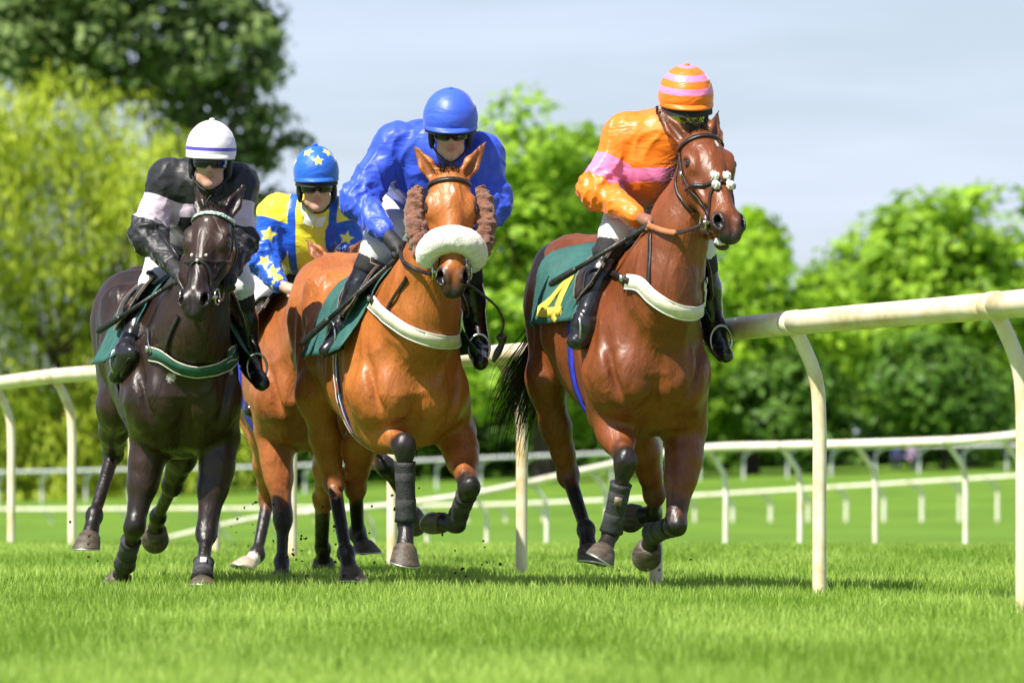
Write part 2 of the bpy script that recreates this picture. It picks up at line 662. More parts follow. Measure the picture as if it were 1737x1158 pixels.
g1 = grass_field('grass', 12.6, 24, 2000, .028, .068, .0042, 1)
tag(g1, 'short bright green turf in the foreground', 'grass', kind='stuff')
g2 = grass_field('grass', 24, 45, 820, .028, .066, .0055, 2)
tag(g2, 'short bright green turf under and behind the horses', 'grass', kind='stuff')

# ================================================================== running rails
def rail_mat(name, c1, c2, stain):
    m, nt, b = new_mat(name)
    L = nt.links
    tc = N(nt, 'ShaderNodeTexCoord')
    n1 = N(nt, 'ShaderNodeTexNoise', Scale=7, Detail=6, Roughness=.65)
    mp = N(nt, 'ShaderNodeMapping')
    mp.inputs['Scale'].default_value = (1.2, .35, .7)
    L.new(tc.outputs['Object'], mp.inputs['Vector'])
    L.new(mp.outputs['Vector'], n1.inputs['Vector'])
    cr = N(nt, 'ShaderNodeValToRGB')
    cr.color_ramp.elements[0].position = .35
    cr.color_ramp.elements[1].position = .62
    cr.color_ramp.elements[0].color = rgb(stain)
    cr.color_ramp.elements[1].color = rgb(c2)
    e_ = cr.color_ramp.elements.new(.48)
    e_.color = rgb(c1)
    L.new(n1.outputs['Fac'], cr.inputs['Fac'])
    L.new(cr.outputs['Color'], b.inputs['Base Color'])
    b.inputs['Roughness'].default_value = .42
    n2 = N(nt, 'ShaderNodeTexNoise', Scale=60, Detail=3)
    L.new(tc.outputs['Object'], n2.inputs['Vector'])
    bp = N(nt, 'ShaderNodeBump', Strength=.12, Distance=.004)
    L.new(n2.outputs['Fac'], bp.inputs['Height'])
    L.new(bp.outputs['Normal'], b.inputs['Normal'])
    return m


M_RAIL = rail_mat('weathered_cream_plastic', (.72, .61, .42), (.78, .70, .55), (.58, .44, .22))
M_RAIL2 = rail_mat('far_white_plastic', (.76, .72, .58), (.80, .78, .70), (.66, .58, .38))
M_RAIL4 = rail_mat('grey_white_plastic', (.62, .64, .64), (.70, .72, .72), (.5, .52, .5))


def build_rail(label, posts, tops, mat, overhang, r_rail=.062, r_post=.031, joints=True, name='running_rail', far=False, seg=3):
    """posts: base points; tops: rail centre above each; overhang: vector from post line to rail"""
    o = empty(name, tuple(posts[0]))
    tag(o, label, 'rail', 'running rails')
    org = np.asarray(posts[0])
    n_ = len(posts)
    for k in range(n_):
        b, t = np.asarray(posts[k]) - org, np.asarray(tops[k]) - org
        root = b - np.array([0, 0, .08])
        ax = t - overhang
        kneep = b * .36 + ax * .64
        P = [root, b, b * .6 + ax * .4, kneep, kneep * .55 + t * .45 - overhang * .30, t * .86 + kneep * .14 - overhang * .06, t - np.array([0, 0, r_rail * .6])]
        MB().tube(P, [r_post * 1.0] * 7, 8 if far else 14, n=10 if far else 22).build('post', mat, o)
    # rail pipes, each running over `seg` bays
    T_ = np.asarray(tops) - org
    path = smooth_path(T_, (n_ - 1) * 10 + 1)
    step = 10 * seg
    for a in range(0, len(path) - 1, step):
        P = path[a:a + step + 1]
        if len(P) < 2:
            continue
        m = MB()
        m.tube(P, r_rail, 10 if far else 20, squash=.86)
        m.build('rail_pipe', mat, o)
        if joints and a:
            d = unit(P[1] - P[0])
            m = MB()
            m.tube([P[0] - d * .05, P[0] - d * .045, P[0] + d * .045, P[0] + d * .05], [r_rail * 1.0, r_rail * 1.05, r_rail * 1.05, r_rail * 1.0], 20, squash=.86)
            m.build('joint_sleeve', mat, o)
    return o


near = [(2160, 1075, 478, 18.4), (1736, 1042, 519, 20.7), (1390, 1012, 548, 23.3), (1113, 1000, 578, 25.6), (885, 990, 602, 28.0), (665, 972, 615, 30.2), (495, 957, 622, 32.3),
        (365, 945, 626, 34.4), (225, 933, 631, 36.2), (122, 923, 638, 37.8), (19, 921, 651, 39.8), (-80, 916, 664, 41.8)]
oh = np.array([-.115, -.05, 0])
posts = [W(x, y, d) for x, y, t, d in near]
tops = []
for (x, y, t, d), b in zip(near, posts):
    p = b + oh
    p[2] = CAMZ + (HY - t) * d / FPX
    tops.append(p)
build_rail('thick cream running rail right behind the horses', posts, tops, M_RAIL, oh, seg=1)

# second rail in the dip, curling away to the left
sec = [(1850, 722, 55), (1700, 741, 56), (1605, 748, 57), (1452, 753, 58), (1325, 756, 59), (1199, 760, 60.5), (1085, 778, 64), (1000, 796, 68), (900, 818, 72), (800, 838, 77),
       (700, 852, 82), (610, 862, 87), (530, 868, 92), (450, 876, 97), (370, 892, 101), (285, 912, 104), (200, 930, 107)]
oh2 = np.array([-.22, -.12, 0])
tops = [W(*q) for q in sec]
posts = []
for t in tops:
    b = t - oh2
    b[2] = min(float(ground_z(b[0], b[1])), t[2] - 1.12)
    posts.append(b)
build_rail('cream running rail curling away through the dip', posts, tops, M_RAIL2, oh2, r_rail=.058, far=True, joints=False, seg=2)

# third: low white rail across the far turf
sec = [(px, py, d) for px, py, d in zip(np.linspace(1800, -60, 30), np.interp(np.linspace(1800, -60, 30), [-60, 430, 860, 1080, 1300, 1727, 1800], [864, 862, 855, 846, 833, 807, 803]), np.interp(np.linspace(1800, -60, 30), [-60, 1800], [166, 148]))]
oh3 = np.array([-.35, -.1, 0])
tops = [W(*q) for q in sec]
posts = []
for t in tops:
    b = t - oh3
    b[2] = t[2] - 1.15
    posts.append(b)
build_rail('thin white running rail crossing the far turf', posts, tops, M_RAIL2, oh3, r_rail=.06, r_post=.055, far=True, joints=False, seg=2)
# fourth: grey-white rail in the shade of the trees
pxs = np.linspace(1800, -60, 26)
sec = [(px, py, d) for px, py, d in zip(pxs, np.interp(pxs, [-60, 440, 860, 1100, 1300, 1800], [802, 792, 775, 766, 760, 754]), np.interp(pxs, [-60, 1800], [196, 208]))]
tops = [W(*q) for q in sec]
posts = []
for t in tops:
    b = t - np.array([.4, -.1, 0])
    b[2] = t[2] - 1.2
    posts.append(b)
build_rail('grey white running rail in front of the tree shade', posts, tops, M_RAIL4, np.array([.4, -.1, 0]) * 1.0, r_rail=.07, r_post=.05, far=True, joints=False, seg=2)


# ================================================================== trees
M_BARK = noise_mat('bark', (.035, .026, .018), (.09, .07, .05), 6, rough=.9, bump=.8, bscale=14, bdist=.05, stretch=(1, 1, .3))


def build_tree(label, base, height, blobs, leaf, n_leaf, mat, seed, droop=0.0, name='tree', group='trees behind the course', clump=.9, trunk_r=None, asp=.62):
    """blobs: (dx, dy, dz, rx, ry, rz) crown masses relative to the base; leaves sit in clumps over each mass"""
    rg = np.random.default_rng(seed)
    o = empty(name, tuple(base))
    tag(o, label, 'tree', group)
    B = np.array(blobs, float)
    vol = (B[:, 3] * B[:, 4] * B[:, 5]) ** (2 / 3)
    ncl = max(40, int(n_leaf / 26))
    which = rg.choice(len(B), ncl, p=vol / vol.sum())
    dirs = rg.normal(0, 1, (ncl, 3))
    dirs /= np.linalg.norm(dirs, axis=1)[:, None]
    rad = np.where(rg.random(ncl) < .8, rg.uniform(.78, 1.08, ncl), rg.uniform(.3, .8, ncl))
    cc = B[which, :3] + dirs * B[which, 3:] * rad[:, None]
    crad = clump * rg.uniform(.6, 1.4, ncl)
    k = rg.integers(0, ncl, n_leaf)
    off = rg.normal(0, 1, (n_leaf, 3))
    off /= np.linalg.norm(off, axis=1)[:, None]
    off *= (rg.random(n_leaf) ** .4)[:, None]
    off[:, 2] *= .6
    P = cc[k] + off * crad[k][:, None]
    if droop:
        P[:, 2] -= droop * rg.random(n_leaf) ** 1.3
    P[:, 2] = np.maximum(P[:, 2], .15)
    # leaf planes: mostly facing outwards and up
    nrm = dirs[k] * .6 + off * .7 + rg.normal(0, .35, (n_leaf, 3)) + np.array([0, 0, .45])
    nrm /= np.linalg.norm(nrm, axis=1)[:, None]
    ax = rg.normal(0, 1, (n_leaf, 3))
    if droop:
        ax = ax * .25 + np.array([0, 0, -1.0])
    ax -= nrm * np.sum(ax * nrm, axis=1)[:, None]
    ax /= np.linalg.norm(ax, axis=1)[:, None] + 1e-9
    bx = np.cross(nrm, ax)
    ln = leaf * rg.uniform(.6, 1.35, n_leaf)
    wd = ln * asp
    V = np.stack([P - ax * (ln * .5)[:, None], P + bx * (wd * .5)[:, None] - ax * (ln * .08)[:, None], P + ax * (ln * .5)[:, None], P - bx * (wd * .5)[:, None] - ax * (ln * .08)[:, None]], axis=1)
    Qd = np.arange(n_leaf * 4).reshape(-1, 4)
    tone = np.clip(rg.normal(.45, .2, n_leaf) + (rg.random(ncl)[k] - .5) * .5, 0, 1)
    crown = link('crown', np_mesh('crown', V.reshape(-1, 3), Qd, attrs={'tone': np.repeat(tone, 4)}, smooth=False), mat, o)
    m = MB()
    tr = trunk_r or height * .028
    top = np.array([0, 0, height * .62]) + np.array([B[:, 0].mean(), B[:, 1].mean(), 0]) * .5
    m.tube([(0, 0, -.4), (0, 0, .1), top * .5 + np.array([.1, 0, 0]), top], [tr * 1.5, tr * 1.1, tr * .75, tr * .3], 9, n=10)
    for b in B:
        st = np.array([0, 0, min(height * .3, b[2] * .7 + .2)]) + top * np.array([.3, .3, 0])
        m.tube([st, st * .5 + b[:3] * .5 + np.array([0, 0, -.2]), b[:3] + np.array([0, 0, b[5] * .4])], [tr * .55, tr * .35, tr * .1], 7, n=8)
    m.build('trunk', M_BARK, o)
    return o


LEAF_WILLOW = leaf_mat('willow_leaf', (.25, .345, .014), (.62, .71, .075), trans=.5)
LEAF_DARK = leaf_mat('poplar_leaf', (.07, .13, .03), (.27, .38, .11), trans=.4)
LEAF_MID = leaf_mat('maple_leaf', (.15, .31, .014), (.46, .69, .05), trans=.5)
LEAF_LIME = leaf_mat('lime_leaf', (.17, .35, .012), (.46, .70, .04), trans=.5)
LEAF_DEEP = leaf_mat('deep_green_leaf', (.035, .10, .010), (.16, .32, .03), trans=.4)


def blobs_px(spots, d, base, seed, depth):
    rg = np.random.default_rng(seed)
    out = []
    for px, py, r_ in spots:
        p = W(px, py, d) - base
        rr = r_ * d / FPX
        out.append((p[0], rg.uniform(-.5, .5) * depth, p[2], rr, min(depth, rr), rr * .95))
    return out


def crown_blobs(px0, px1, py0, py1, d, seed, n=9, depth=3.5, fill=.42, base=None):
    """uneven crown masses filling a region of the photo at distance d, relative to the base point"""
    rg = np.random.default_rng(seed)
    w, h = (px1 - px0) * d / FPX, (py1 - py0) * d / FPX
    out = []
    for i in range(n):
        a = rg.uniform(0, 2 * math.pi)
        q = math.sqrt(rg.random()) * .62
        cx = (px0 + px1) / 2 + math.cos(a) * q * (px1 - px0) / 2
        cy = (py0 + py1) / 2 + math.sin(a) * q * (py1 - py0) / 2
        p = W(cx, cy, d) - base
        r_ = fill * rg.uniform(.75, 1.2) * min(w, h) * .5 + .1 * max(w, h)
        out.append((p[0], rg.uniform(-1, 1) * depth * .6, p[2], r_, min(depth, r_), r_ * .85))
    return out


def tree_at(label, px0, px1, py0, py1, d, leaf, n_leaf, mat, seed, n=9, px_base=None, **kw):
    pb = px_base if px_base is not None else (px0 + px1) / 2
    X = (pb - CX) * d / FPX
    base = np.array([X, d, float(ground_z(X, d))])
    hgt = CAMZ + (HY - py0) * d / FPX - base[2]
    sp = kw.pop('spots', None)
    if sp:
        bl = blobs_px(sp, d, base, seed, kw.pop('depth', 3.5))
        kw.pop('fill', None)
    else:
        bl = crown_blobs(px0, px1, py0, py1, d, seed, n=n, base=base, depth=kw.pop('depth', 3.5), fill=kw.pop('fill', .42))
    return build_tree(label, base, hgt, bl, leaf, n_leaf, mat, seed, **kw)


tree_at('huge yellow green willow with trailing twigs at the left', -260, 540, 95, 800, 214, .50, 62000, LEAF_WILLOW, 21, n=44, droop=2.4, depth=6, clump=1.0, spots=[(10, 190, 110), (110, 205, 100), (210, 240, 95), (290, 290, 90), (350, 370, 85), (385, 470, 85), (395, 590, 85), (375, 710, 90), (250, 400, 130), (110, 380, 140), (-60, 330, 160), (250, 580, 150), (90, 600, 160), (-100, 580, 180), (-170, 250, 160), (240, 740, 120), (60, 750, 120)], name='willow_tree', asp=.22, fill=.30, px_base=90, trunk_r=.3)
tree_at('tall dark poplar rising behind the willow', 120, 540, -420, 400, 262, .55, 19000, LEAF_DARK, 22, n=30, depth=6, clump=1.1, spots=[(60, 40, 100), (200, 60, 100), (330, 60, 90), (415, 110, 62), (425, 200, 50), (390, 30, 70), (475, 255, 34), (300, 150, 90), (440, 60, 40), (120, 110, 90), (410, 270, 40), (180, -120, 150), (350, -100, 110), (330, 250, 70), (470, 140, 26), (460, 350, 40)], name='poplar_tree', fill=.30, px_base=330, trunk_r=.3)
tree_at('tall dark poplar in the top left corner behind the willow', -320, 130, -380, 300, 268, .72, 16000, LEAF_DARK, 23, n=24, depth=6, trunk_r=.3, name='poplar_tree', px_base=-60)
tree_at('bright green maple between the blue and the orange jockey', 770, 1070, 125, 800, 216, .46, 19000, LEAF_MID, 24, n=20, depth=5, fill=.4)
tree_at('lime green tree right of the leading horse', 1130, 1420, 330, 800, 222, .48, 11000, LEAF_LIME, 25, n=16, depth=5)
tree_at('large green tree at the far right', 1440, 1830, 262, 800, 226, .50, 18000, LEAF_MID, 26, n=22, depth=6)
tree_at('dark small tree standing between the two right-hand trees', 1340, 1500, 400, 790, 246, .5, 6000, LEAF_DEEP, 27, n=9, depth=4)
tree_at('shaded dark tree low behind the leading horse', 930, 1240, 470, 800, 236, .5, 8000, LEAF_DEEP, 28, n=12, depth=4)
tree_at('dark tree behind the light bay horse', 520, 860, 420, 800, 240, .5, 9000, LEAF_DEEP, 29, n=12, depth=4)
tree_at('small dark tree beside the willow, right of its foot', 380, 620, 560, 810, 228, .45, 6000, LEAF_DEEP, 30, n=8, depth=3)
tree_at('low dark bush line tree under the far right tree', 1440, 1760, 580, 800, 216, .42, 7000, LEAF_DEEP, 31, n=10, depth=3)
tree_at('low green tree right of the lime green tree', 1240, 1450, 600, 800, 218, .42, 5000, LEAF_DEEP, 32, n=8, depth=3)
tree_at('pale distant tree on the skyline behind the lime green tree', 1240, 1330, 318, 500, 300, .6, 2500, LEAF_LIME, 33, n=5, depth=4)
tree_at('distant tree beyond the far right edge', 1760, 2050, 320, 800, 240, .5, 5000, LEAF_MID, 34, n=9, depth=4)
tree_at('willow beyond the left edge', -560, -200, 180, 800, 225, .55, 6000, LEAF_WILLOW, 35, n=10, droop=2.0, depth=5, name='willow_tree', asp=.26)
# hedge far behind that closes the view under the crowns
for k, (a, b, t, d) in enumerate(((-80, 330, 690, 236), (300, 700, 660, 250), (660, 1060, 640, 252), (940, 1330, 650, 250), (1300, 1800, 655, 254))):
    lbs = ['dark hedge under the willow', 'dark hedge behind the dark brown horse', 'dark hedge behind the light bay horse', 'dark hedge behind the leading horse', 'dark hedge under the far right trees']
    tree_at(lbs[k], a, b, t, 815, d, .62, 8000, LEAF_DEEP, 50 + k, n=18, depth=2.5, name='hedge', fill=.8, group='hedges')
# ================================================================== horses
def seg_t(V, a, b):
    ab = b - a
    t = ((V - a) @ ab) / (ab @ ab)
    tc = np.clip(t, 0, 1)
    return t, np.linalg.norm(V - (a + tc[:, None] * ab), axis=1)


def coat_mat(name, coat, dark, point, rough=0.46, gloss=0.12, spec=.4, whitec=(0.62, 0.58, 0.52)):
    m, nt, b = new_mat(name)
    L = nt.links
    tc = N(nt, 'ShaderNodeTexCoord')
    nz = N(nt, 'ShaderNodeTexNoise', Scale=3.2, Detail=4, Roughness=0.6)
    L.new(tc.outputs['Object'], nz.inputs['Vector'])
    cr = N(nt, 'ShaderNodeValToRGB')
    cr.color_ramp.elements[0].position = 0.34
    cr.color_ramp.elements[1].position = 0.66
    cr.color_ramp.elements[0].color = rgb(dark)
    cr.color_ramp.elements[1].color = rgb(coat)
    L.new(nz.outputs['Fac'], cr.inputs['Fac'])
    # fine hair mottling
    hz = N(nt, 'ShaderNodeTexNoise', Scale=90, Detail=3)
    L.new(tc.outputs['Object'], hz.inputs['Vector'])
    hr = N(nt, 'ShaderNodeMapRange')
    hr.inputs[1].default_value = 0.3
    hr.inputs[2].default_value = 0.7
    hr.inputs[3].default_value = 0.82
    hr.inputs[4].default_value = 1.12
    L.new(hz.outputs['Fac'], hr.inputs[0])
    mu = N(nt, 'ShaderNodeMixRGB', blend_type='MULTIPLY', Fac=1.0)
    L.new(cr.outputs['Color'], mu.inputs['Color1'])
    L.new(hr.outputs[0], mu.inputs['Color2'])
    at = N(nt, 'ShaderNodeAttribute', attribute_name='black')
    pk = N(nt, 'ShaderNodeTexNoise', Scale=14, Detail=3)
    L.new(tc.outputs['Object'], pk.inputs['Vector'])
    ad = N(nt, 'ShaderNodeMath', operation='MULTIPLY_ADD')
    ad.inputs[1].default_value = 0.5
    L.new(pk.outputs['Fac'], ad.inputs[0])
    L.new(at.outputs['Fac'], ad.inputs[2])
    sr = N(nt, 'ShaderNodeMapRange')
    sr.inputs[1].default_value = 0.45
    sr.inputs[2].default_value = 1.15
    L.new(ad.outputs[0], sr.inputs[0])
    m1 = N(nt, 'ShaderNodeMixRGB')
    m1.inputs['Color2'].default_value = rgb(point)
    L.new(sr.outputs[0], m1.inputs['Fac'])
    L.new(mu.outputs['Color'], m1.inputs['Color1'])
    aw = N(nt, 'ShaderNodeAttribute', attribute_name='white')
    wr = N(nt, 'ShaderNodeMath', operation='MULTIPLY_ADD')
    wr.inputs[1].default_value = 0.5
    L.new(hz.outputs['Fac'], wr.inputs[0])
    L.new(aw.outputs['Fac'], wr.inputs[2])
    ws = N(nt, 'ShaderNodeMapRange')
    ws.inputs[1].default_value = 0.62
    ws.inputs[2].default_value = 0.9
    L.new(wr.outputs[0], ws.inputs[0])
    m2 = N(nt, 'ShaderNodeMixRGB')
    m2.inputs['Color2'].default_value = rgb(whitec)
    L.new(ws.outputs[0], m2.inputs['Fac'])
    L.new(m1.outputs['Color'], m2.inputs['Color1'])
    L.new(m2.outputs['Color'], b.inputs['Base Color'])
    rr = N(nt, 'ShaderNodeMapRange')
    rr.inputs[3].default_value = rough - 0.1
    rr.inputs[4].default_value = rough + 0.14
    L.new(nz.outputs['Fac'], rr.inputs[0])
    L.new(rr.outputs[0], b.inputs['Roughness'])
    b.inputs['Specular IOR Level'].default_value = spec
    b.inputs['Coat Weight'].default_value = gloss
    b.inputs['Coat Roughness'].default_value = 0.4
    # muscle, vein and hair relief
    mq = N(nt, 'ShaderNodeMapping')
    mq.inputs['Scale'].default_value = (9, 11, 5)
    L.new(tc.outputs['Object'], mq.inputs['Vector'])
    mz = N(nt, 'ShaderNodeTexNoise', Scale=1.0, Detail=3, Distortion=0.8)
    L.new(mq.outputs['Vector'], mz.inputs['Vector'])
    b0 = N(nt, 'ShaderNodeBump', Strength=0.55, Distance=0.03)
    L.new(mz.outputs['Fac'], b0.inputs['Height'])
    # raised veins: thin ridges where a warped noise crosses its middle value
    vz = N(nt, 'ShaderNodeTexNoise', Scale=0.5, Detail=1.0, Distortion=0.8)
    L.new(mq.outputs['Vector'], vz.inputs['Vector'])
    v1 = N(nt, 'ShaderNodeMath', operation='SUBTRACT')
    v1.inputs[1].default_value = .5
    L.new(vz.outputs['Fac'], v1.inputs[0])
    v2 = N(nt, 'ShaderNodeMath', operation='ABSOLUTE')
    L.new(v1.outputs[0], v2.inputs[0])
    v3 = N(nt, 'ShaderNodeMapRange')
    v3.inputs[1].default_value = 0.0
    v3.inputs[2].default_value = 0.022
    v3.inputs[3].default_value = 1.0
    v3.inputs[4].default_value = 0.0
    L.new(v2.outputs[0], v3.inputs[0])
    b1 = N(nt, 'ShaderNodeBump', Strength=0.16, Distance=0.006)
    L.new(v3.outputs[0], b1.inputs['Height'])
    L.new(b0.outputs['Normal'], b1.inputs['Normal'])
    mp = N(nt, 'ShaderNodeMapping')
    mp.inputs['Scale'].default_value = (60, 60, 22)
    L.new(tc.outputs['Object'], mp.inputs['Vector'])
    fz = N(nt, 'ShaderNodeTexNoise', Scale=2.0, Detail=4)
    L.new(mp.outputs['Vector'], fz.inputs['Vector'])
    b2 = N(nt, 'ShaderNodeBump', Strength=0.25, Distance=0.004)
    L.new(fz.outputs['Fac'], b2.inputs['Height'])
    L.new(b1.outputs['Normal'], b2.inputs['Normal'])
    L.new(b2.outputs['Normal'], b.inputs['Normal'])
    return m


M_EYE = noise_mat('eye_dark_brown', (0.006, 0.004, 0.003), (0.02, 0.009, 0.004), 30, rough=0.06, coat=1.0)
M_HAIR = noise_mat('black_horse_hair', (0.007, 0.006, 0.006), (0.022, 0.018, 0.016), 40, rough=0.42, stretch=(1, 1, .2))
M_HOOF = noise_mat('hoof_horn', (0.045, 0.033, 0.024), (0.115, 0.088, 0.062), 18, rough=0.55, bump=0.4, bscale=60, stretch=(1, 1, 3))
M_HOOF_PALE = noise_mat('pale_hoof_horn', (0.36, 0.28, 0.2), (0.5, 0.42, 0.32), 18, rough=0.55, bump=0.4, bscale=60)
M_SHOE = noise_mat('racing_plate_metal', (0.45, 0.46, 0.47), (0.6, 0.6, 0.6), 30, rough=0.4, metal=0.9)

TRUNK = [(.46, 1.17, 1.0, .07), (.43, 1.24, .94, .165), (.36, 1.31, .86, .215), (.25, 1.39, .75, .245), (.08, 1.48, .675, .265),
         (-.1, 1.53, .69, .268), (-.35, 1.50, .74, .282), (-.6, 1.50, .80, .29), (-.85, 1.57, .89, .29),
         (-1.05, 1.63, .99, .285), (-1.22, 1.60, 1.07, .25), (-1.35, 1.52, 1.14, .19), (-1.42, 1.42, 1.2, .12), (-1.45, 1.36, 1.25, .06)]


class Horse:
    def __init__(self, name, O, th, lift=0.0):
        self.O = np.array([O[0], O[1], 0.0])
        self.phi = th - math.pi / 2
        c, s = math.cos(self.phi), math.sin(self.phi)
        self.Rm = np.array([[c, -s, 0], [s, c, 0], [0, 0, 1]])
        self.lift = lift
        self.name = name

    def loc(self, px, py, d):
        return self.Rm.T @ (W(px, py, d) - self.O)

    def locw(self, p):
        return (np.asarray(p, float) - self.O) @ self.Rm

    def world(self, p):
        return np.asarray(p, float) @ self.Rm.T + self.O

    def pix(self, p):
        w = self.world(p)
        return (CX + w[0] * FPX / w[1], HY - (w[2] - CAMZ) * FPX / w[1])

    def root(self, name, label, cat, group=None):
        o = empty(name, tuple(self.O), self.phi)
        tag(o, label, cat, group)
        return o

    def hit(self, px, py, off=0.006, d0=None, d1=None):
        """first point of the coat behind a photo pixel, in local coordinates"""
        d0 = d0 or self.O[1] - 1.3
        d1 = d1 or self.O[1] + 1.7
        ds = np.arange(d0, d1, 0.004)
        P = np.stack([(px - CX) * ds / FPX, ds, CAMZ + (HY - py) * ds / FPX], axis=1)
        Lp = self.locw(P)
        f = self.fld.sample(Lp)
        k = np.argmax(f < off)
        if f[k] >= off:
            k = np.argmin(f)
        return Lp[k]

    def hits(self, pts, off=0.006, n=40, **kw):
        P = smooth_path(np.array([self.hit(x, y, off, **kw) for x, y in pts]), n)
        return self.fld.snap(P, off)


def head_frame(poll, muz, s_hint=None):
    """rows: t along the face, n out of the forehead, s to the horse's left (image right)"""
    t = unit(muz - poll)
    z = np.array([0, 0, 1.0])
    s = unit(np.cross(z, t)) if s_hint is None else unit(np.asarray(s_hint) - t * (np.asarray(s_hint) @ t))
    if s[1] < 0:
        s = -s
    n = np.cross(s, t)
    if n[0] < 0 and abs(n[0]) > 0.2:
        n = -n
    return t, n, s


def build_horse(H, sp, coat, label, h=0.0083):
    root = H.root('horse', label, 'horse', 'racehorses')
    pts = []
    for L_ in ('fr', 'fl', 'hr', 'hl'):
        sp[L_] = [H.loc(*q) for q in sp[L_]]
        pts += sp[L_]
    poll, muz = H.loc(*sp['poll']), H.loc(*sp['muzzle'])
    t, n, s = head_frame(poll, muz, sp.get('s_hint'))
    HS = sp.get('hs', 1.0)
    HWD = sp.get('hw', 1.08)

    def hp(a, b, c):
        return poll + (t * a + n * b + s * c * HWD) * HS
    H.hp, H.t, H.n, H.s, H.HS = hp, t, n, s, HS
    pts += [hp(-.2, 0, 0), hp(.62, 0, 0), hp(.5, .1, 0), np.array([-1.5, 0, 1.7 + H.lift])]
    pts = np.array(pts)
    lo, hi = pts.min(axis=0) - 0.13, pts.max(axis=0) + 0.13
    lo[1], hi[1] = min(lo[1], -0.42), max(hi[1], 0.42)
    F = Field(lo, hi, h, 2)
    H.fld = F
    lf = H.lift
    fd = sp.get('front', 0.0)      # extra drop of the forehand
    secs = [(x, zt + lf + fd * np.clip((x + .6) / 1.0, 0, 1), zb + lf + fd * np.clip((x + .6) / 1.0, 0, 1) , w * sp.get('wide', 1.0)) for x, zt, zb, w in TRUNK]
    F.loft(secs, k=0.02)
    B = 1.0

    def T(p):
        return np.array([p[0], p[1], p[2] + lf + fd * float(np.clip((p[0] + .6), 0, 1))])
    H.T = T
    # withers and croup
    F.cone(T((.1, 0, 1.44)), T((-.35, 0, 1.46)), .07, .06, k=.07)
    for sd in (-1, 1):
        # shoulder blade, breast and ribs
        F.cone(T((-.02, sd * .13, 1.36)), T((.28, sd * .160, 1.02)), .085, .095, k=.06)
        F.cone(T((.05, sd * .18, 1.30)), T((.20, sd * .215, .98)), .05, .06, k=.05)
        F.ell(T((.395, sd * .100, 1.0)), (.080, .098, .135), k=.035)
        F.cone(T((.36, sd * .10, .93)), T((.22, sd * .10, .80)), .085, .075, k=.05)
        F.ell(T((.30, sd * .165, .96)), (.11, .085, .15), k=.06)
        # haunch
        F.ell(T((-1.0, sd * .15, 1.33)), (.24, .15, .25), k=.06)
        F.ell(T((-1.25, sd * .13, 1.25)), (.17, .13, .24), k=.06)
        F.cone(T((-.72, sd * .2, 1.42)), T((-.62, sd * .2, 1.15)), .09, .1, k=.08)
    for sd in (-1, 1):
        gp = smooth_path([T((.16, sd * .30, 1.36)), T((.30, sd * .285, 1.18)), T((.30, sd * .295, 1.0)), T((.20, sd * .30, .84))], 10)
        for a_, b_ in zip(gp[:-1], gp[1:]):
            F.cone(a_, b_, .026, .026, k=.045, sub=True)
        F.cone(T((.36, sd * .22, 1.16)), T((.43, sd * .16, .86)), .018, .022, k=.045, sub=True)
        F.cone(T((-.68, sd * .34, 1.25)), T((-.78, sd * .30, .98)), .03, .03, k=.07, sub=True)
        F.cone(T((-1.08, sd * .30, 1.45)), T((-1.20, sd * .28, 1.05)), .018, .022, k=.06, sub=True)
    # groove of the breast
    F.cone(T((.52, 0, 1.08)), T((.50, 0, .76)), .028, .034, k=.045, sub=True)
    # neck
    E = hp(.10, -.085, 0)
    b0, b1 = T((.10, 0, 1.22)), T((.30, 0, 1.19))
    nk = sp.get('neck_mid')
    mid = (b1 * .45 + E * .55) + np.array([.02, 0, .045]) if nk is None else H.loc(*nk)
    q1 = b1 * .6 + mid * .4
    yv = np.array([0, 1.0, 0])
    F.cone(b0, q1, .29, .245, k=.12, side=yv, fl=.68)
    F.cone(q1, mid, .24, .17, k=.07, side=yv, fl=.68)
    F.cone(mid, E, .162, .118, k=.06, side=yv * .5 + s * .5, fl=.66)
    F.cone(E, hp(.03, -.03, 0), .105, .07, k=.05, side=s, fl=.75)
    # neck muscle grooves: brachiocephalic straps
    for sd in (-1, 1):
        F.cone(T((.30, sd * .135, 1.06)), mid + yv * sd * .07 + np.array([.05, 0, -.06]), .06, .045, k=.05)
        F.cone(mid + yv * sd * .07 + np.array([.05, 0, -.06]), hp(.14, -.12, sd * .05), .045, .03, k=.04)
    # forelegs
    for key, sd in (('fr', -1), ('fl', 1)):
        el, kn, fe, ho = sp[key]
        S = T((.27, sd * .165, .98))
        F.cone(S, el, .105, .088, k=.06)
        m_ = el * .48 + kn * .52
        ax = unit(kn - el)
        F.cone(el, m_, .092, .068, k=.04)
        F.ell(el * .72 + kn * .28 + np.array([.02, sd * .012, 0]), (.075, .07, .10), k=.05)
        F.cone(m_, kn, .066, .042, k=.04, tg=[-.2, 0], tgb=[.72, 0])
        ax2 = unit(fe - kn)
        bk = unit(np.cross(ax2, yv))
        bk = bk if bk[0] < 0 else -bk          # towards the back of the leg
        sv_ = np.cross(ax2, bk)
        Ml = np.array([ax2, bk, sv_])
        F.ell(kn + ax2 * .012 - bk * .004, (.072, .034, .040), Ml, k=.05, tg=[.95, 0])
        F.ell(kn + ax2 * .040 - bk * .016, (.026, .022, .038), Ml, k=.014, tg=[1, 0])
        for s2 in (-1, 1):
            F.ell(kn - ax2 * .010 - bk * .030 + sv_ * s2 * .020, (.020, .014, .016), Ml, k=.014, tg=[.9, 0])
        F.ell(kn - ax2 * .012 + bk * .036, (.028, .020, .020), Ml, k=.03, tg=[1, 0])
        F.cone(kn - bk * .006, fe - bk * .006, .034, .028, k=.02, tg=[1, 0], tgb=[1, 0])
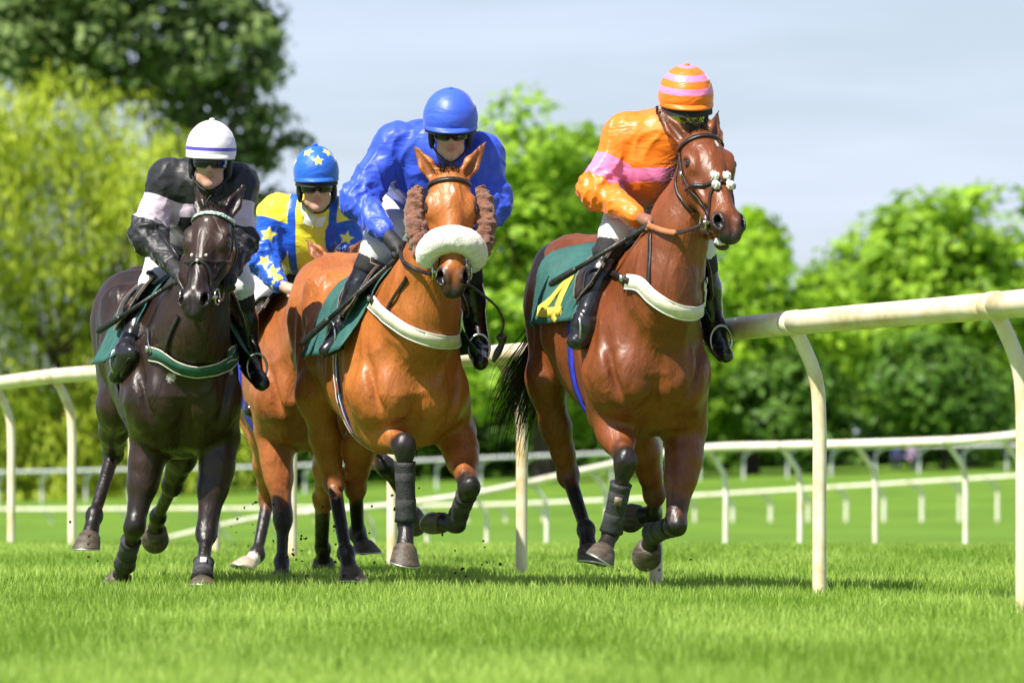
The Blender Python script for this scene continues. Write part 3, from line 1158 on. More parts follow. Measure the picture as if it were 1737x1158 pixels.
        F.cone(kn + ax2 * .04 + bk * .030, fe + bk * .026 - ax2 * .02, .019, .020, k=.012, tg=[1, 0], tgb=[1, 0])
        F.ell(fe + bk * .010, (.044, .042, .041), Ml, k=.018, tg=[1, 0])
        F.ell(fe + bk * .040 + ax2 * .012, (.018, .014, .016), Ml, k=.015, tg=[1, 0])
        co = fe + (ho - fe) * .58
        F.cone(fe, co, .031, .043, k=.02, tg=[1, 0], tgb=[1, sp.get('sock', {}).get(key, 0)])
    # hind legs
    for key, sd in (('hr', -1), ('hl', 1)):
        st, hk, fe, ho = sp[key]
        hip = T((-1.02, sd * .15, 1.28))
        F.cone(hip, st, .185, .115, k=.07, side=yv, fl=.72)
        F.cone(T((-1.27, sd * .13, 1.22)), st * .55 + hk * .45 + np.array([-.05, 0, 0]), .135, .062, k=.07, side=yv, fl=.8)
        m_ = st * .5 + hk * .5
        F.cone(st, m_, .108, .078, k=.05, side=yv, fl=.82)
        F.cone(m_, st * .22 + hk * .78, .074, .052, k=.04)
        F.cone(st * .25 + hk * .75, hk, .052, .046, k=.03, tg=[-.25, 0], tgb=[.2, 0])
        ax2 = unit(fe - hk)
        gs = unit(st - hk)
        bk = unit(-(ax2 + gs) + 1e-6)
        if bk[0] > 0.3:
            bk = -bk
        F.ell(hk, (.050, .050, .062), k=.03, tg=[.25, 0])
        F.cone(hk + bk * .045 + gs * .045, hk + bk * .02 + ax2 * .05, .024, .026, k=.03, tg=[.4, 0], tgb=[.7, 0])
        F.cone(hk, fe, .036, .029, k=.02, tg=[.3, 0], tgb=[1.3, 0])
        F.cone(hk + bk * .030 + ax2 * .03, fe + bk * .026 - ax2 * .02, .020, .020, k=.012, tg=[.4, 0], tgb=[1.3, 0])
        F.ell(fe, (.046, .044, .050), k=.02, tg=[1, 0])
        co = fe + (ho - fe) * .58
        sk = sp.get('sock', {}).get(key, 0)
        F.cone(fe, co, .032, .044, k=.02, tg=[1 - sk, sk], tgb=[1 - sk, sk])
    # ---------------- head
    M = np.array([t, n, s])

    def e(c, r, k=.03, tg=None, sub=False):
        F.ell(hp(*c), np.array(r) * HS * np.array([1, 1, HWD]), M, k, tg, sub)

    def c_(a, b, ra, rb, k=.03, tg=None, tgb=None, side=None, fl=1., sub=False):
        F.cone(hp(*a), hp(*b), ra * HS, rb * HS, k, tg, tgb, side, fl, sub)
    e((.07, -.005, 0), (.11, .080, .080), .03)
    e((.15, .005, 0), (.13, .074, .092), .03)
    c_((.12, .005, 0), (.44, -.002, 0), .072, .056, .03, side=s, fl=.86)
    c_((.16, .038, 0), (.46, .030, 0), .050, .032, .025, side=s, fl=1.0)
    for sd in (-1, 1):
        e((.175, .026, sd * .074), (.060, .036, .034), .03)            # orbit
        e((.150, .044, sd * .080), (.034, .014, .020), .018)            # brow
        e((.205, -.060, sd * .052), (.105, .088, .036), .03)            # jowl
        c_((.21, -.005, sd * .082), (.36, -.012, sd * .052), .020, .012, .02)   # facial crest
        c_((.25, -.10, sd * .032), (.49, -.055, sd * .022), .034, .024, .03)   # jaw bar
        e((.182, .036, sd * .112), (.030, .022, .018), .008, tg=[1, None], sub=True)  # eye opening
        # nostril: flared rim, deep opening
        e((.512, .022, sd * .043), (.046, .036, .029), .016, tg=[.85, 0])
    e((.485, .000, 0), (.075, .056, .056), .03, tg=[.45, 0])
    e((.560, -.008, 0), (.036, .038, .047), .022, tg=[.9, 0])
    jd = sp.get('jaw', 0.012)
    e((.535 - jd * .6, -.060 - jd, 0), (.042, .026, .034), .02, tg=[.8, 0])
    c_((.46, -.047, -.075), (.46, -.047, .075), .006, .006, .008, tg=[1, None], sub=True)
    e((.555, -.045 - jd * .4, 0), (.055, .005 + jd * .35, .05), .008, tg=[.6, None], sub=True)
    for sd in (-1, 1):
        e((.518, .040, sd * .052), (.034, .018, .013), .008, tg=[1.3, None], sub=True)
        c_((.528, .036, sd * .050), (.46, .006, sd * .030), .015, .009, .006, tg=[1.3, None], sub=True)
        c_((.498, .044, sd * .056), (.535, .030, sd * .040), .009, .012, .006, tg=[1.3, None], sub=True)
    c_((.50, .062, 0), (.585, .020, 0), .004, .010, .014, sub=True)
    # ears
    sprd, fwd, elen = sp.get('ear', (.35, .25, .155))
    elen *= 1.22
    for sd in (-1, 1):
        bs = hp(.015, -.012, sd * .052)
        up = unit(-t + s * sd * sprd + n * fwd)
        tip = bs + up * elen
        md = bs + up * elen * .42
        opn = unit(n * .75 + s * sd * .6)
        F.cone(bs, md, .030, .038, .025, side=opn, fl=.62)
        F.cone(md, tip, .038, .005, .012, side=opn, fl=.5, tg=[.25, 0], tgb=[.9, 0])
        F.cone(bs + opn * .026 + up * .028, tip + opn * .012 - up * .02, .024, .008, .008, sub=True, tg=[.45, None])
    V, Q = F.mesh(2)
    Nv = F.vnormals(V)
    Vr = V.copy()
    lump = (vnoise(V * np.array([7, 8, 4.5])) - .5) * .018 + ((1 - np.abs(vnoise(V * np.array([11, 12, 5]) + 7) * 2 - 1)) ** 2 - .4) * .008
    tr = np.clip((V[:, 2] - .62) / .2, 0, 1) * np.clip((np.linalg.norm(V - hp(.3, 0, 0), axis=1) - .32) / .15, .12, 1)
    V = V + Nv * (lump * tr)[:, None]
    blk = F.sample(Vr, F.T[0])
    wht = F.sample(Vr, F.T[1])
    # dark points: black from the knee down, fading out of the coat above it
    for key in ('fr', 'fl', 'hr', 'hl'):
        a0, a1, a2, a3 = sp[key]
        t0, d0 = seg_t(Vr, a0, a1)
        t1, d1 = seg_t(Vr, a1, a2)
        t2, d2 = seg_t(Vr, a2, a3)
        rag = (vnoise(Vr * 22) - .5) * .22 + (vnoise(Vr * 60) - .5) * .12
        if key[0] == 'f':
            b_ = np.where((d0 <= d1) & (d0 <= d2), np.clip((t0 + rag - .60) / .36, 0, 1), 1.0)
        else:
            b_ = np.where((d0 <= d1) & (d0 <= d2), np.clip((t0 + rag - .72) / .5, 0, .45), np.where(d1 <= d2, np.clip(.40 + (t1 + rag) * 1.7, 0, 1), 1.0))
        dm = np.minimum(np.minimum(d0, d1), d2)
        reg = (dm < .125) & ((t0 > .42) | (d1 < d0) | (d2 < d0))
        blk = np.where(reg, b_, blk)
    # dark muzzle, eye rim and lower-leg points; white forehead star
    sc_ = sp.get('star')
    if sc_:
        c0 = hp(sc_[0], .08, sc_[1])
        dd = V - c0
        q = np.sqrt((dd @ t / sc_[2]) ** 2 + (dd @ s / sc_[3]) ** 2 + (dd @ n / .06) ** 2)
        wht = np.maximum(wht, np.clip(1.15 - q * (.7 + .6 * vnoise(V * 55)), 0, 1))
    for (px, py, rx) in sp.get('sweat', []):
        c0 = H.hit(px, py)
        q = np.linalg.norm((V - c0) / np.array(rx), axis=1)
        wht = np.maximum(wht, np.clip(.75 - .7 * q, 0, .52))
    me = np_mesh('horse_body', V, Q, attrs={'black': np.clip(blk, 0, 1), 'white': wht})
    link('body', me, coat, root)
    # eyes
    for sd in (-1, 1):
        mb = MB()
        mb.ellipsoid(hp(.182, .033, sd * .0885), np.array((.0235, .0225, .0225)) * HS, nu=16, nv=10)
        mb.build('eye', M_EYE, root)
    # hooves
    for key in ('fr', 'fl', 'hr', 'hl'):
        fe, ho = sp[key][2], sp[key][3]
        build_hoof(root, fe, ho, sp.get('toe', {}).get(key), M_HOOF_PALE if sp.get('sock', {}).get(key) else M_HOOF, key)
    # forelock and mane
    rg = np.random.default_rng(len(H.name) * 7 + 3)
    roots, dirs, lens = [], [], []
    fl_s, fl_len = sp.get('forelock', (0.3, .10))
    for i in range(130):
        c = rg.uniform(-.038, .038)
        roots.append(hp(rg.uniform(-.02, .03), rg.uniform(.02, .06), c))
        dirs.append(unit(-t * rg.uniform(.2, .9) + n * rg.uniform(.2, .7) + s * (fl_s + rg.uniform(-.45, .45))))
        lens.append(fl_len * rg.uniform(.5, 1.2))
    strands(root, 'forelock', roots, dirs, lens, .55, rg, .0045)
    roots, dirs, lens = [], [], []
    crest = smooth_path([hp(-.0, -.06, 0), mid + np.array([-.10, 0, .11]), T((.06, 0, 1.52))], 60)
    for i in range(420):
        p = crest[int(rg.uniform(0, 45))]
        roots.append(p + rg.normal(0, .012, 3))
        sdn = sp.get('mane_side', -1)
        dirs.append(unit(np.array([-.5, sdn * rg.uniform(.3, 1.0), rg.uniform(.1, .6)])))
        lens.append(rg.uniform(.08, .16))
    strands(root, 'mane', roots, dirs, lens, 1.0, rg, .006)
    # tail
    if sp.get('tail'):
        tp = [H.loc(*q) for q in sp['tail']]
        build_tail(root, T((-1.43, 0, 1.42)), tp, rg, sp.get('tail_r', .10))
    H.rootobj = root
    return root


def strands(root, name, roots, dirs, lens, droop, rg, wid):
    roots, dirs, lens = np.array(roots), np.array(dirs), np.array(lens)
    ns = 5
    n_ = len(roots)
    V = np.zeros((n_, ns, 2, 3))
    side = rg.normal(0, 1, (n_, 3))
    side -= dirs * np.sum(side * dirs, axis=1)[:, None]
    side /= np.linalg.norm(side, axis=1)[:, None]
    for i in range(ns):
        u = i / (ns - 1)
        p = roots + dirs * (lens * u)[:, None] + np.array([0, 0, -1.0]) * (droop * lens * u * u * .6)[:, None] + side * (np.sin(u * 3 + roots[:, :1] * 40) * .008)
        w = wid * (1 - u * .8)
        V[:, i, 0] = p - side * w * .5
        V[:, i, 1] = p + side * w * .5
    idx = np.arange(n_ * ns * 2).reshape(n_, ns, 2)
    Q = np.stack([idx[:, :-1, 0], idx[:, :-1, 1], idx[:, 1:, 1], idx[:, 1:, 0]], axis=-1).reshape(-1, 4)
    link(name, np_mesh(name, V.reshape(-1, 3), Q), M_HAIR, root)


def build_tail(root, base, path, rg, spread):
    n_, ns = 520, 14
    core = smooth_path([base] + list(path), ns)
    V = np.zeros((n_, ns, 2, 3))
    off = rg.normal(0, 1, (n_, 3))
    off /= np.linalg.norm(off, axis=1)[:, None]
    amt = np.sqrt(rg.random(n_))[:, None]
    side = rg.normal(0, 1, (n_, 3))
    side /= np.linalg.norm(side, axis=1)[:, None]
    leng = rg.uniform(.6, 1.0, n_)
    for i in range(ns):
        u = i / (ns - 1)
        uu = u * leng
        x = uu * (ns - 1)
        j = np.minimum(x.astype(int), ns - 2)
        f = (x - j)[:, None]
        c = core[j] * (1 - f) + core[j + 1] * f
        env = .03 + spread * np.sin(min(u * 1.25, 1) * math.pi * .5)
        wig = np.sin(u * 5 + off[:, :1] * 9) * .02 * u
        p = c + off * amt * env + side * wig
        w = .007 * (1 - .75 * u)
        V[:, i, 0] = p - side * w * .5
        V[:, i, 1] = p + side * w * .5
    idx = np.arange(n_ * ns * 2).reshape(n_, ns, 2)
    Q = np.stack([idx[:, :-1, 0], idx[:, :-1, 1], idx[:, 1:, 1], idx[:, 1:, 0]], axis=-1).reshape(-1, 4)
    link('tail', np_mesh('tail', V.reshape(-1, 3), Q), M_HAIR, root)


def build_hoof(root, fe, ho, toe, mat, key, sole=38):
    """horn capsule from the coronet to the ground face; toe = forward direction of the toe"""
    ax = unit(ho - fe)
    co = fe + (ho - fe) * .52
    fw = np.array([1.0, 0, 0]) if toe is None else np.asarray(toe, float)
    fw = unit(fw - ax * (fw @ ax))
    sd = np.cross(ax, fw)
    Lh = np.linalg.norm(ho - co)
    rings = [(0.0, .048, .047, -.002), (.12, .055, .054, .001), (.55, .064, .062, .008), (.93, .073, .069, .016), (1.0, .074, .070, .017)]
    n_ = 20
    V = []
    ang = np.arange(n_) * 2 * math.pi / n_
    ca, sa = math.cos(R(sole)), math.sin(R(sole))
    fs = fw * ca + ax * sa          # forward along the sole
    for u, rf, rs, f0 in rings:
        fu = unit(fw * (1 - u) + fs * u)
        c = co + ax * Lh * u * .86 + fw * f0
        fc = np.cos(ang)
        back = np.where(fc < 0, .80, 1.0)
        V.append(c + fu * (fc * rf * back)[:, None] + sd * (np.sin(ang) * rs)[:, None])
    V = np.vstack(V)
    Fc = []
    for i in range(len(rings) - 1):
        for j in range(n_):
            a, b = i * n_ + j, i * n_ + (j + 1) % n_
            Fc.append((a, b, b + n_, a + n_))
    base = (len(rings) - 1) * n_
    c = len(V)
    cb = co + ax * Lh * .86 + fw * .017
    sn = ax * ca - fw * sa
    V = np.vstack([V, cb - sn * .012])     # hollow sole
    for j in range(n_):
        Fc.append((base + j, base + (j + 1) % n_, c))
    Fc.append(tuple(range(n_))[::-1])
    hoof = MB().add(V, Fc).build('hoof', mat, root)
    sh = MB()
    rim = []
    for j in range(n_ + 1):
        a = -2.5 + 5.0 * j / n_
        rim.append(cb + sn * .003 + fs * (math.cos(a) * .065 * (1 if math.cos(a) > 0 else .80)) + sd * math.sin(a) * .062)
    sh.ribbon(rim, [sn] * len(rim), .018, .007)
    sh.build('racing_plate', M_SHOE, hoof)


def mkpath(*pts):
    return list(pts)


# ---- four runners, posed joint by joint
h2 = Horse('bay_sheepskin', (-.543, 24.84), R(13.5), lift=0.0)
spec2 = dict(
    fr=[(640, 722, 24.74), (686, 757, 24.36), (689, 888, 24.40), (685, 962, 24.30)],
    fl=[(772, 735, 24.86), (796, 826, 24.48), (771, 890, 24.74), (738, 880, 24.88)],
    hr=[(535, 668, 25.52), (566, 818, 25.62), (587, 938, 25.28), (600, 996, 25.12)],
    hl=[(622, 690, 25.45), (603, 828, 25.70), (606, 903, 25.92), (622, 942, 25.85)],
    poll=(762, 298, 24.10), muzzle=(768, 492, 23.86), hs=1.03, front=-.06,
    ear=(.62, .15, .172), star=(.115, .004, .034, .015), jaw=.02, forelock=(-.3, .09),
    toe=dict(fr=(1, 0, .2), fl=(-.2, -.6, -1), hr=(1, .15, .0), hl=(1, .3, .5)),
)
h3 = Horse('bay_number_four', (.558, 23.94), R(10.5), lift=0.05)
spec3 = dict(
    fr=[(1038, 706, 23.88), (1061, 783, 23.52), (1036, 905, 23.62), (1014, 955, 23.50)],
    fl=[(1162, 730, 23.92), (1146, 890, 23.78), (1106, 905, 24.08), (1100, 940, 24.20)],
    hr=[(925, 640, 24.80), (964, 806, 24.98), (994, 898, 24.74), (1002, 962, 24.58)],
    hl=[(1075, 690, 24.65), (1110, 838, 24.85), (1108, 872, 25.16), (1072, 876, 25.22)],
    poll=(1184, 236, 23.42), muzzle=(1240, 402, 23.05), hs=1.04, front=-.04,
    ear=(.44, .05, .185), star=(.10, .035, .03, .012), jaw=.03, forelock=(-.6, .11),
    toe=dict(fr=(1, 0, .1), fl=(-.3, -.4, -1), hr=(1, .2, .2), hl=(-.2, -1, -.3)),
    tail=[(905, 620, 25.5), (880, 680, 25.7), (868, 745, 25.9)], tail_r=.13,
)
h1 = Horse('dark_brown', (-1.598, 25.24), R(9.5), lift=-.05)
spec1 = dict(
    fr=[(258, 742, 25.15), (228, 893, 25.05), (211, 960, 25.30), (200, 990, 25.40)],
    fl=[(372, 745, 25.12), (350, 905, 24.98), (344, 972, 24.78), (343, 1000, 24.70)],
    hr=[(195, 690, 26.05), (192, 768, 26.42), (160, 874, 26.12), (146, 938, 25.98)],
    hl=[(325, 725, 26.05), (292, 822, 26.35), (268, 876, 26.62), (262, 912, 26.75)],
    poll=(364, 362, 24.62), muzzle=(327, 536, 24.30), hs=1.0, front=-.03,
    ear=(.36, .1, .16), star=(.10, -.0, .014, .012), jaw=.008, forelock=(.1, .07), mane_side=1,
    toe=dict(fr=(1, 0, -.3), fl=(1, 0, .2), hr=(.6, -.2, .2), hl=(-.3, 0, -1)),
    tail=[(300, 690, 27.0), (360, 740, 27.1), (402, 762, 27.15)], tail_r=.06,
    sweat=[(290, 640, (.05, .05, .05)), (392, 628, (.03, .03, .045))],
)
h4 = Horse('bay_behind', (-1.10, 27.34), R(12), lift=-.03)
spec4 = dict(
    fr=[(466, 735, 27.25), (480, 878, 27.15), (478, 952, 27.12), (478, 990, 27.05)],
    fl=[(600, 750, 27.25), (654, 790, 26.85), (690, 848, 27.0), (700, 885, 27.1)],
    hr=[(452, 730, 28.1), (455, 845, 28.5), (436, 940, 28.3), (412, 968, 28.2)],
    hl=[(560, 740, 28.0), (550, 850, 28.4), (548, 930, 28.7), (548, 965, 28.8)],
    poll=(572, 440, 26.60), muzzle=(590, 600, 26.30), hs=1.0,
    ear=(.62, .0, .15), jaw=.01, sock=dict(hr=1),
    toe=dict(hr=(.7, -.7, -.1)),
)
# ================================================================== tack
M_LEATHER = noise_mat('dark_leather', (.010, .008, .008), (.03, .024, .02), 60, rough=.38, bump=.15, bscale=300)
M_BROWN_LEATHER = noise_mat('saddle_leather', (.022, .014, .010), (.05, .032, .02), 30, rough=.42, bump=.15, bscale=200)
M_TAN_LEATHER = noise_mat('tan_rein_grip', (.32, .11, .035), (.45, .17, .06), 40, rough=.55, bump=.4, bscale=400)
M_STEEL = noise_mat('bit_steel', (.5, .5, .5), (.65, .65, .65), 20, rough=.22, metal=1.0)
M_CREAM = noise_mat('cream_web', (.62, .58, .45), (.74, .70, .56), 24, rough=.6, bump=.3, bscale=500)
M_GREEN_WEB = noise_mat('green_web', (.012, .075, .05), (.02, .105, .072), 30, rough=.65, bump=.3, bscale=500)
M_CLOTH = noise_mat('green_saddle_cloth', (.016, .085, .075), (.03, .125, .108), 12, rough=.75, bump=.4, bscale=60)
M_YELLOW = noise_mat('yellow_numeral', (.72, .52, .05), (.8, .6, .08), 12, rough=.7)
M_FLEECE = noise_mat('white_fleece', (.80, .77, .69), (.90, .88, .82), 30, rough=.95, bump=.8, bscale=220, bdist=.012, sheen=.3)
M_BFLEECE = noise_mat('brown_fleece', (.13, .05, .028), (.25, .10, .055), 26, rough=.95, bump=.9, bscale=110, bdist=.015, sheen=.3)
M_NEOPRENE = noise_mat('black_neoprene', (.012, .012, .013), (.028, .028, .03), 50, rough=.62, bump=.4, bscale=120)
M_VELCRO = noise_mat('grey_strap', (.03, .03, .033), (.055, .055, .06), 80, rough=.8)
M_BLUE_WEB = noise_mat('blue_girth', (.01, .02, .42), (.02, .04, .55), 40, rough=.6, bump=.3, bscale=300)
M_FOAM = noise_mat('saliva_foam', (.55, .60, .55), (.85, .88, .84), 60, rough=.35, bump=.8, bscale=150)
M_WHITE_TAPE = noise_mat('white_tape', (.7, .7, .68), (.82, .82, .8), 20, rough=.5)
M_TARTAN = noise_mat('striped_girth_red', (.45, .05, .06), (.55, .09, .09), 50, rough=.6)


def head_strap(H, mb, pts, width=.018, off=.006, n=26, thick=.005):
    P = smooth_path([H.hp(*p) for p in pts], n)
    P, G = H.fld.snap(P, off)
    mb.ribbon(P, G, width, thick)


def bit_ring(H, parent, sd, r=.036):
    c = H.hp(.455, -.035, sd * .078)
    a = np.linspace(0, 2 * math.pi, 25)
    P = c + np.outer(np.cos(a), H.t) * r + np.outer(np.sin(a), H.n) * r
    MB().tube(P, .0042, 6, cap=False).build('bit_ring', M_STEEL, parent)
    MB().tube([c, H.hp(.455, -.042, sd * .03)], .008, 8).build('bit', M_STEEL, parent)


def build_bridle(H, label, hands=(), kind='plain', brow=None, grip=None):
    b = H.root('bridle', label, 'bridle', 'bridles')
    w = H.HS
    brow_m = MB()
    head_strap(H, brow_m, [(.035, -.03, -.088), (.055, .03, -.085), (.058, .075, -.045), (.058, .09, 0), (.058, .075, .045), (.055, .03, .085), (.035, -.03, .088)], .020, .008, 40, .006)
    brow_m.build('browband', brow or M_LEATHER, b)
    for sd in (-1, 1):
        m = MB()
        head_strap(H, m, [(.0, -.06, sd * .07), (.05, -.045, sd * .09), (.16, -.045, sd * .095), (.30, -.04, sd * .08), (.43, -.035, sd * .066)], .017, .007, 40)
        m.build('cheekpiece', M_LEATHER, b)
        m = MB()
        head_strap(H, m, [(.03, -.05, sd * .09), (.12, -.10, sd * .09), (.19, -.16, sd * .05), (.21, -.17, 0)], .013, .008, 30)
        m.build('throat_lash', M_LEATHER, b)
        bit_ring(H, b, sd)
        bk = H.hp(.17, -.045, sd * .105)
        MB().box(H.fld.snap([bk], .012)[0][0], (.022, .012, .028)).build('buckle', M_STEEL, b)
    if kind == 'grackle':
        for sd in (-1, 1):
            m = MB()
            head_strap(H, m, [(.325, .07, 0), (.31, .045, sd * .05), (.27, -.01, sd * .09), (.235, -.07, sd * .095)], .016, .007, 30)
            head_strap(H, m, [(.325, .07, 0), (.36, .045, sd * .045), (.42, -.01, sd * .065), (.46, -.07, sd * .045), (.47, -.09, 0)], .014, .007, 34)
            m.build('noseband_strap', M_LEATHER, b)
    else:
        m = MB()
        head_strap(H, m, [(.34, -.09, -.06), (.34, -.03, -.085), (.34, .04, -.06), (.34, .06, 0), (.34, .04, .06), (.34, -.03, .085), (.34, -.09, .06)], .022, .007, 40)
        m.build('noseband', M_LEATHER, b)
    # reins to the rider's hands
    for sd, hand in hands:
        a = H.hp(.46, -.05, sd * .085)
        e = H.locw(hand)
        midp = a * .5 + e * .5 + np.array([0, 0, -.03])
        P = smooth_path([a, midp, e], 24)
        ins = H.fld.sample(P) < .016
        if ins.any():
            P2, _ = H.fld.snap(P, .016)
            P = np.where(ins[:, None], P2, P)
            P[1:-1] = P[:-2] * .25 + P[1:-1] * .5 + P[2:] * .25
        m = MB()
        cut = 24 if grip is None else 12
        nv = np.tile(np.array([.15, sd * 1.0, .45]), (24, 1))
        m.ribbon(P[:cut + (0 if cut == 24 else 1)], nv[:cut + (0 if cut == 24 else 1)], .019, .005)
        rein = m.build('rein', M_LEATHER, b)
        if grip:
            m = MB()
            m.ribbon(P[12:], nv[12:], .024, .009)
            m.build('rein_grip', grip, rein)
    return b


def fuzzy_tube(path, rad, sides=16, n=30, amp=.008, seed=1, freq=70, squash=None):
    P = smooth_path(path, n)
    m = MB()
    rr = np.interp(np.linspace(0, 1, n), np.linspace(0, 1, len(rad)), rad)
    m.tube(P, rr, sides, squash=squash)
    V = np.vstack(m.v)
    idx = np.repeat(np.arange(n), sides)
    out = V - P[idx]
    out /= np.linalg.norm(out, axis=1)[:, None] + 1e-9
    V = V + out * ((vnoise(V * freq + seed) - .5) * 2 * amp + (vnoise(V * freq * .45 + seed) - .5) * 1.4 * amp)[:, None]
    m.v = [V]
    return m


def ray_shell(H, x, al, off, rmax=.62):
    """outermost coat point at station x, angle al (0 = top, + to the horse's left) about the barrel's centre"""
    x, al = np.asarray(x, float), np.asarray(al, float)
    cz = 1.18 + H.lift
    rs = np.arange(rmax, .12, -.004)
    P = np.stack([np.repeat(x[:, None], len(rs), 1), np.sin(al)[:, None] * rs, cz + np.cos(al)[:, None] * rs], axis=-1)
    f = H.fld.sample(P.reshape(-1, 3)).reshape(len(x), len(rs))
    k = np.argmax(f < off, axis=1)
    return P[np.arange(len(x)), k]


def build_cloth(H, label, xa, xb, al_max, slant=0.0, number=None, group='saddle cloths', flare=.03, side_num=-1):
    nu, nv = 30, 44
    u = np.linspace(0, 1, nu)
    v = np.linspace(-1, 1, nv)
    U, Vv = np.meshgrid(u, v, indexing='ij')
    x = xa + (xb - xa) * U + slant * np.abs(Vv)
    al = Vv * al_max
    P = ray_shell(H, x.ravel(), al.ravel(), .014)
    G = H.fld.grad(P)
    edge = np.clip((np.abs(Vv.ravel()) - .55) / .45, 0, 1)
    wave = np.sin(U.ravel() * 16 + Vv.ravel() * 3) * .5 + np.sin(U.ravel() * 7 + 1.3) * .6
    P = P + G * (edge ** 2 * (flare + wave * .012))[:, None]
    P2 = P + G * .006
    idx = np.arange(nu * nv).reshape(nu, nv)
    Q = np.stack([idx[:-1, :-1], idx[:-1, 1:], idx[1:, 1:], idx[1:, :-1]], axis=-1).reshape(-1, 4)
    nn = nu * nv
    rim = np.concatenate([idx[0, :], idx[1:, -1], idx[-1, -2::-1], idx[-2:0:-1, 0]])
    Rq = np.stack([rim, np.roll(rim, -1), np.roll(rim, -1) + nn, rim + nn], axis=1)
    me = np_mesh('saddle_cloth', np.vstack([P, P2]), np.concatenate([Q[:, ::-1], Q + nn, Rq]))
    o = H.root('saddle_cloth', label, 'saddle cloth', group)
    body = link('cloth', me, M_CLOTH, o)
    if number:
        # numeral strokes given in (u, |v|) of the cloth on one side
        Pg = P2.reshape(nu, nv, 3)
        Gg = G.reshape(nu, nv, 3)

        def at(uu, vv):
            a = np.clip(uu, 0, 1) * (nu - 1)
            c = (side_num * vv + 1) / 2 * (nv - 1)
            i, j = min(int(a), nu - 2), min(int(c), nv - 2)
            fa, fc = a - i, c - j
            bl = lambda A: (A[i, j] * (1 - fa) + A[i + 1, j] * fa) * (1 - fc) + (A[i, j + 1] * (1 - fa) + A[i + 1, j + 1] * fa) * fc
            return bl(Pg) + unit(bl(Gg)) * .004, unit(bl(Gg))
        m = MB()
        def uv(px, py):
            l_ = H.hit(px, py, .03)
            v_ = abs(math.atan2(l_[1], l_[2] - 1.18 - H.lift)) / al_max
            return ((l_[0] - slant * v_ - xa) / (xb - xa), min(v_, .99))
        # a block figure laid out in metres on the cloth: a forwards, b down
        (cpx, cpy), wd_, ht_, strokes = number
        u0, v0 = uv(cpx, cpy)
        per_v = .30 * al_max
        for (p, q, wd) in strokes:
            pts = []
            for s_ in np.linspace(0, 1, 14):
                a_ = (p[0] + (q[0] - p[0]) * s_ - .5) * wd_
                b_ = (p[1] + (q[1] - p[1]) * s_ - .5) * ht_
                pts.append(at(u0 + a_ / (xb - xa), min(v0 + b_ / per_v, .985)))
            m.ribbon([x_ for x_, _ in pts], [g_ for _, g_ in pts], wd, .004)
        m.build('number', M_YELLOW, body)
    return o


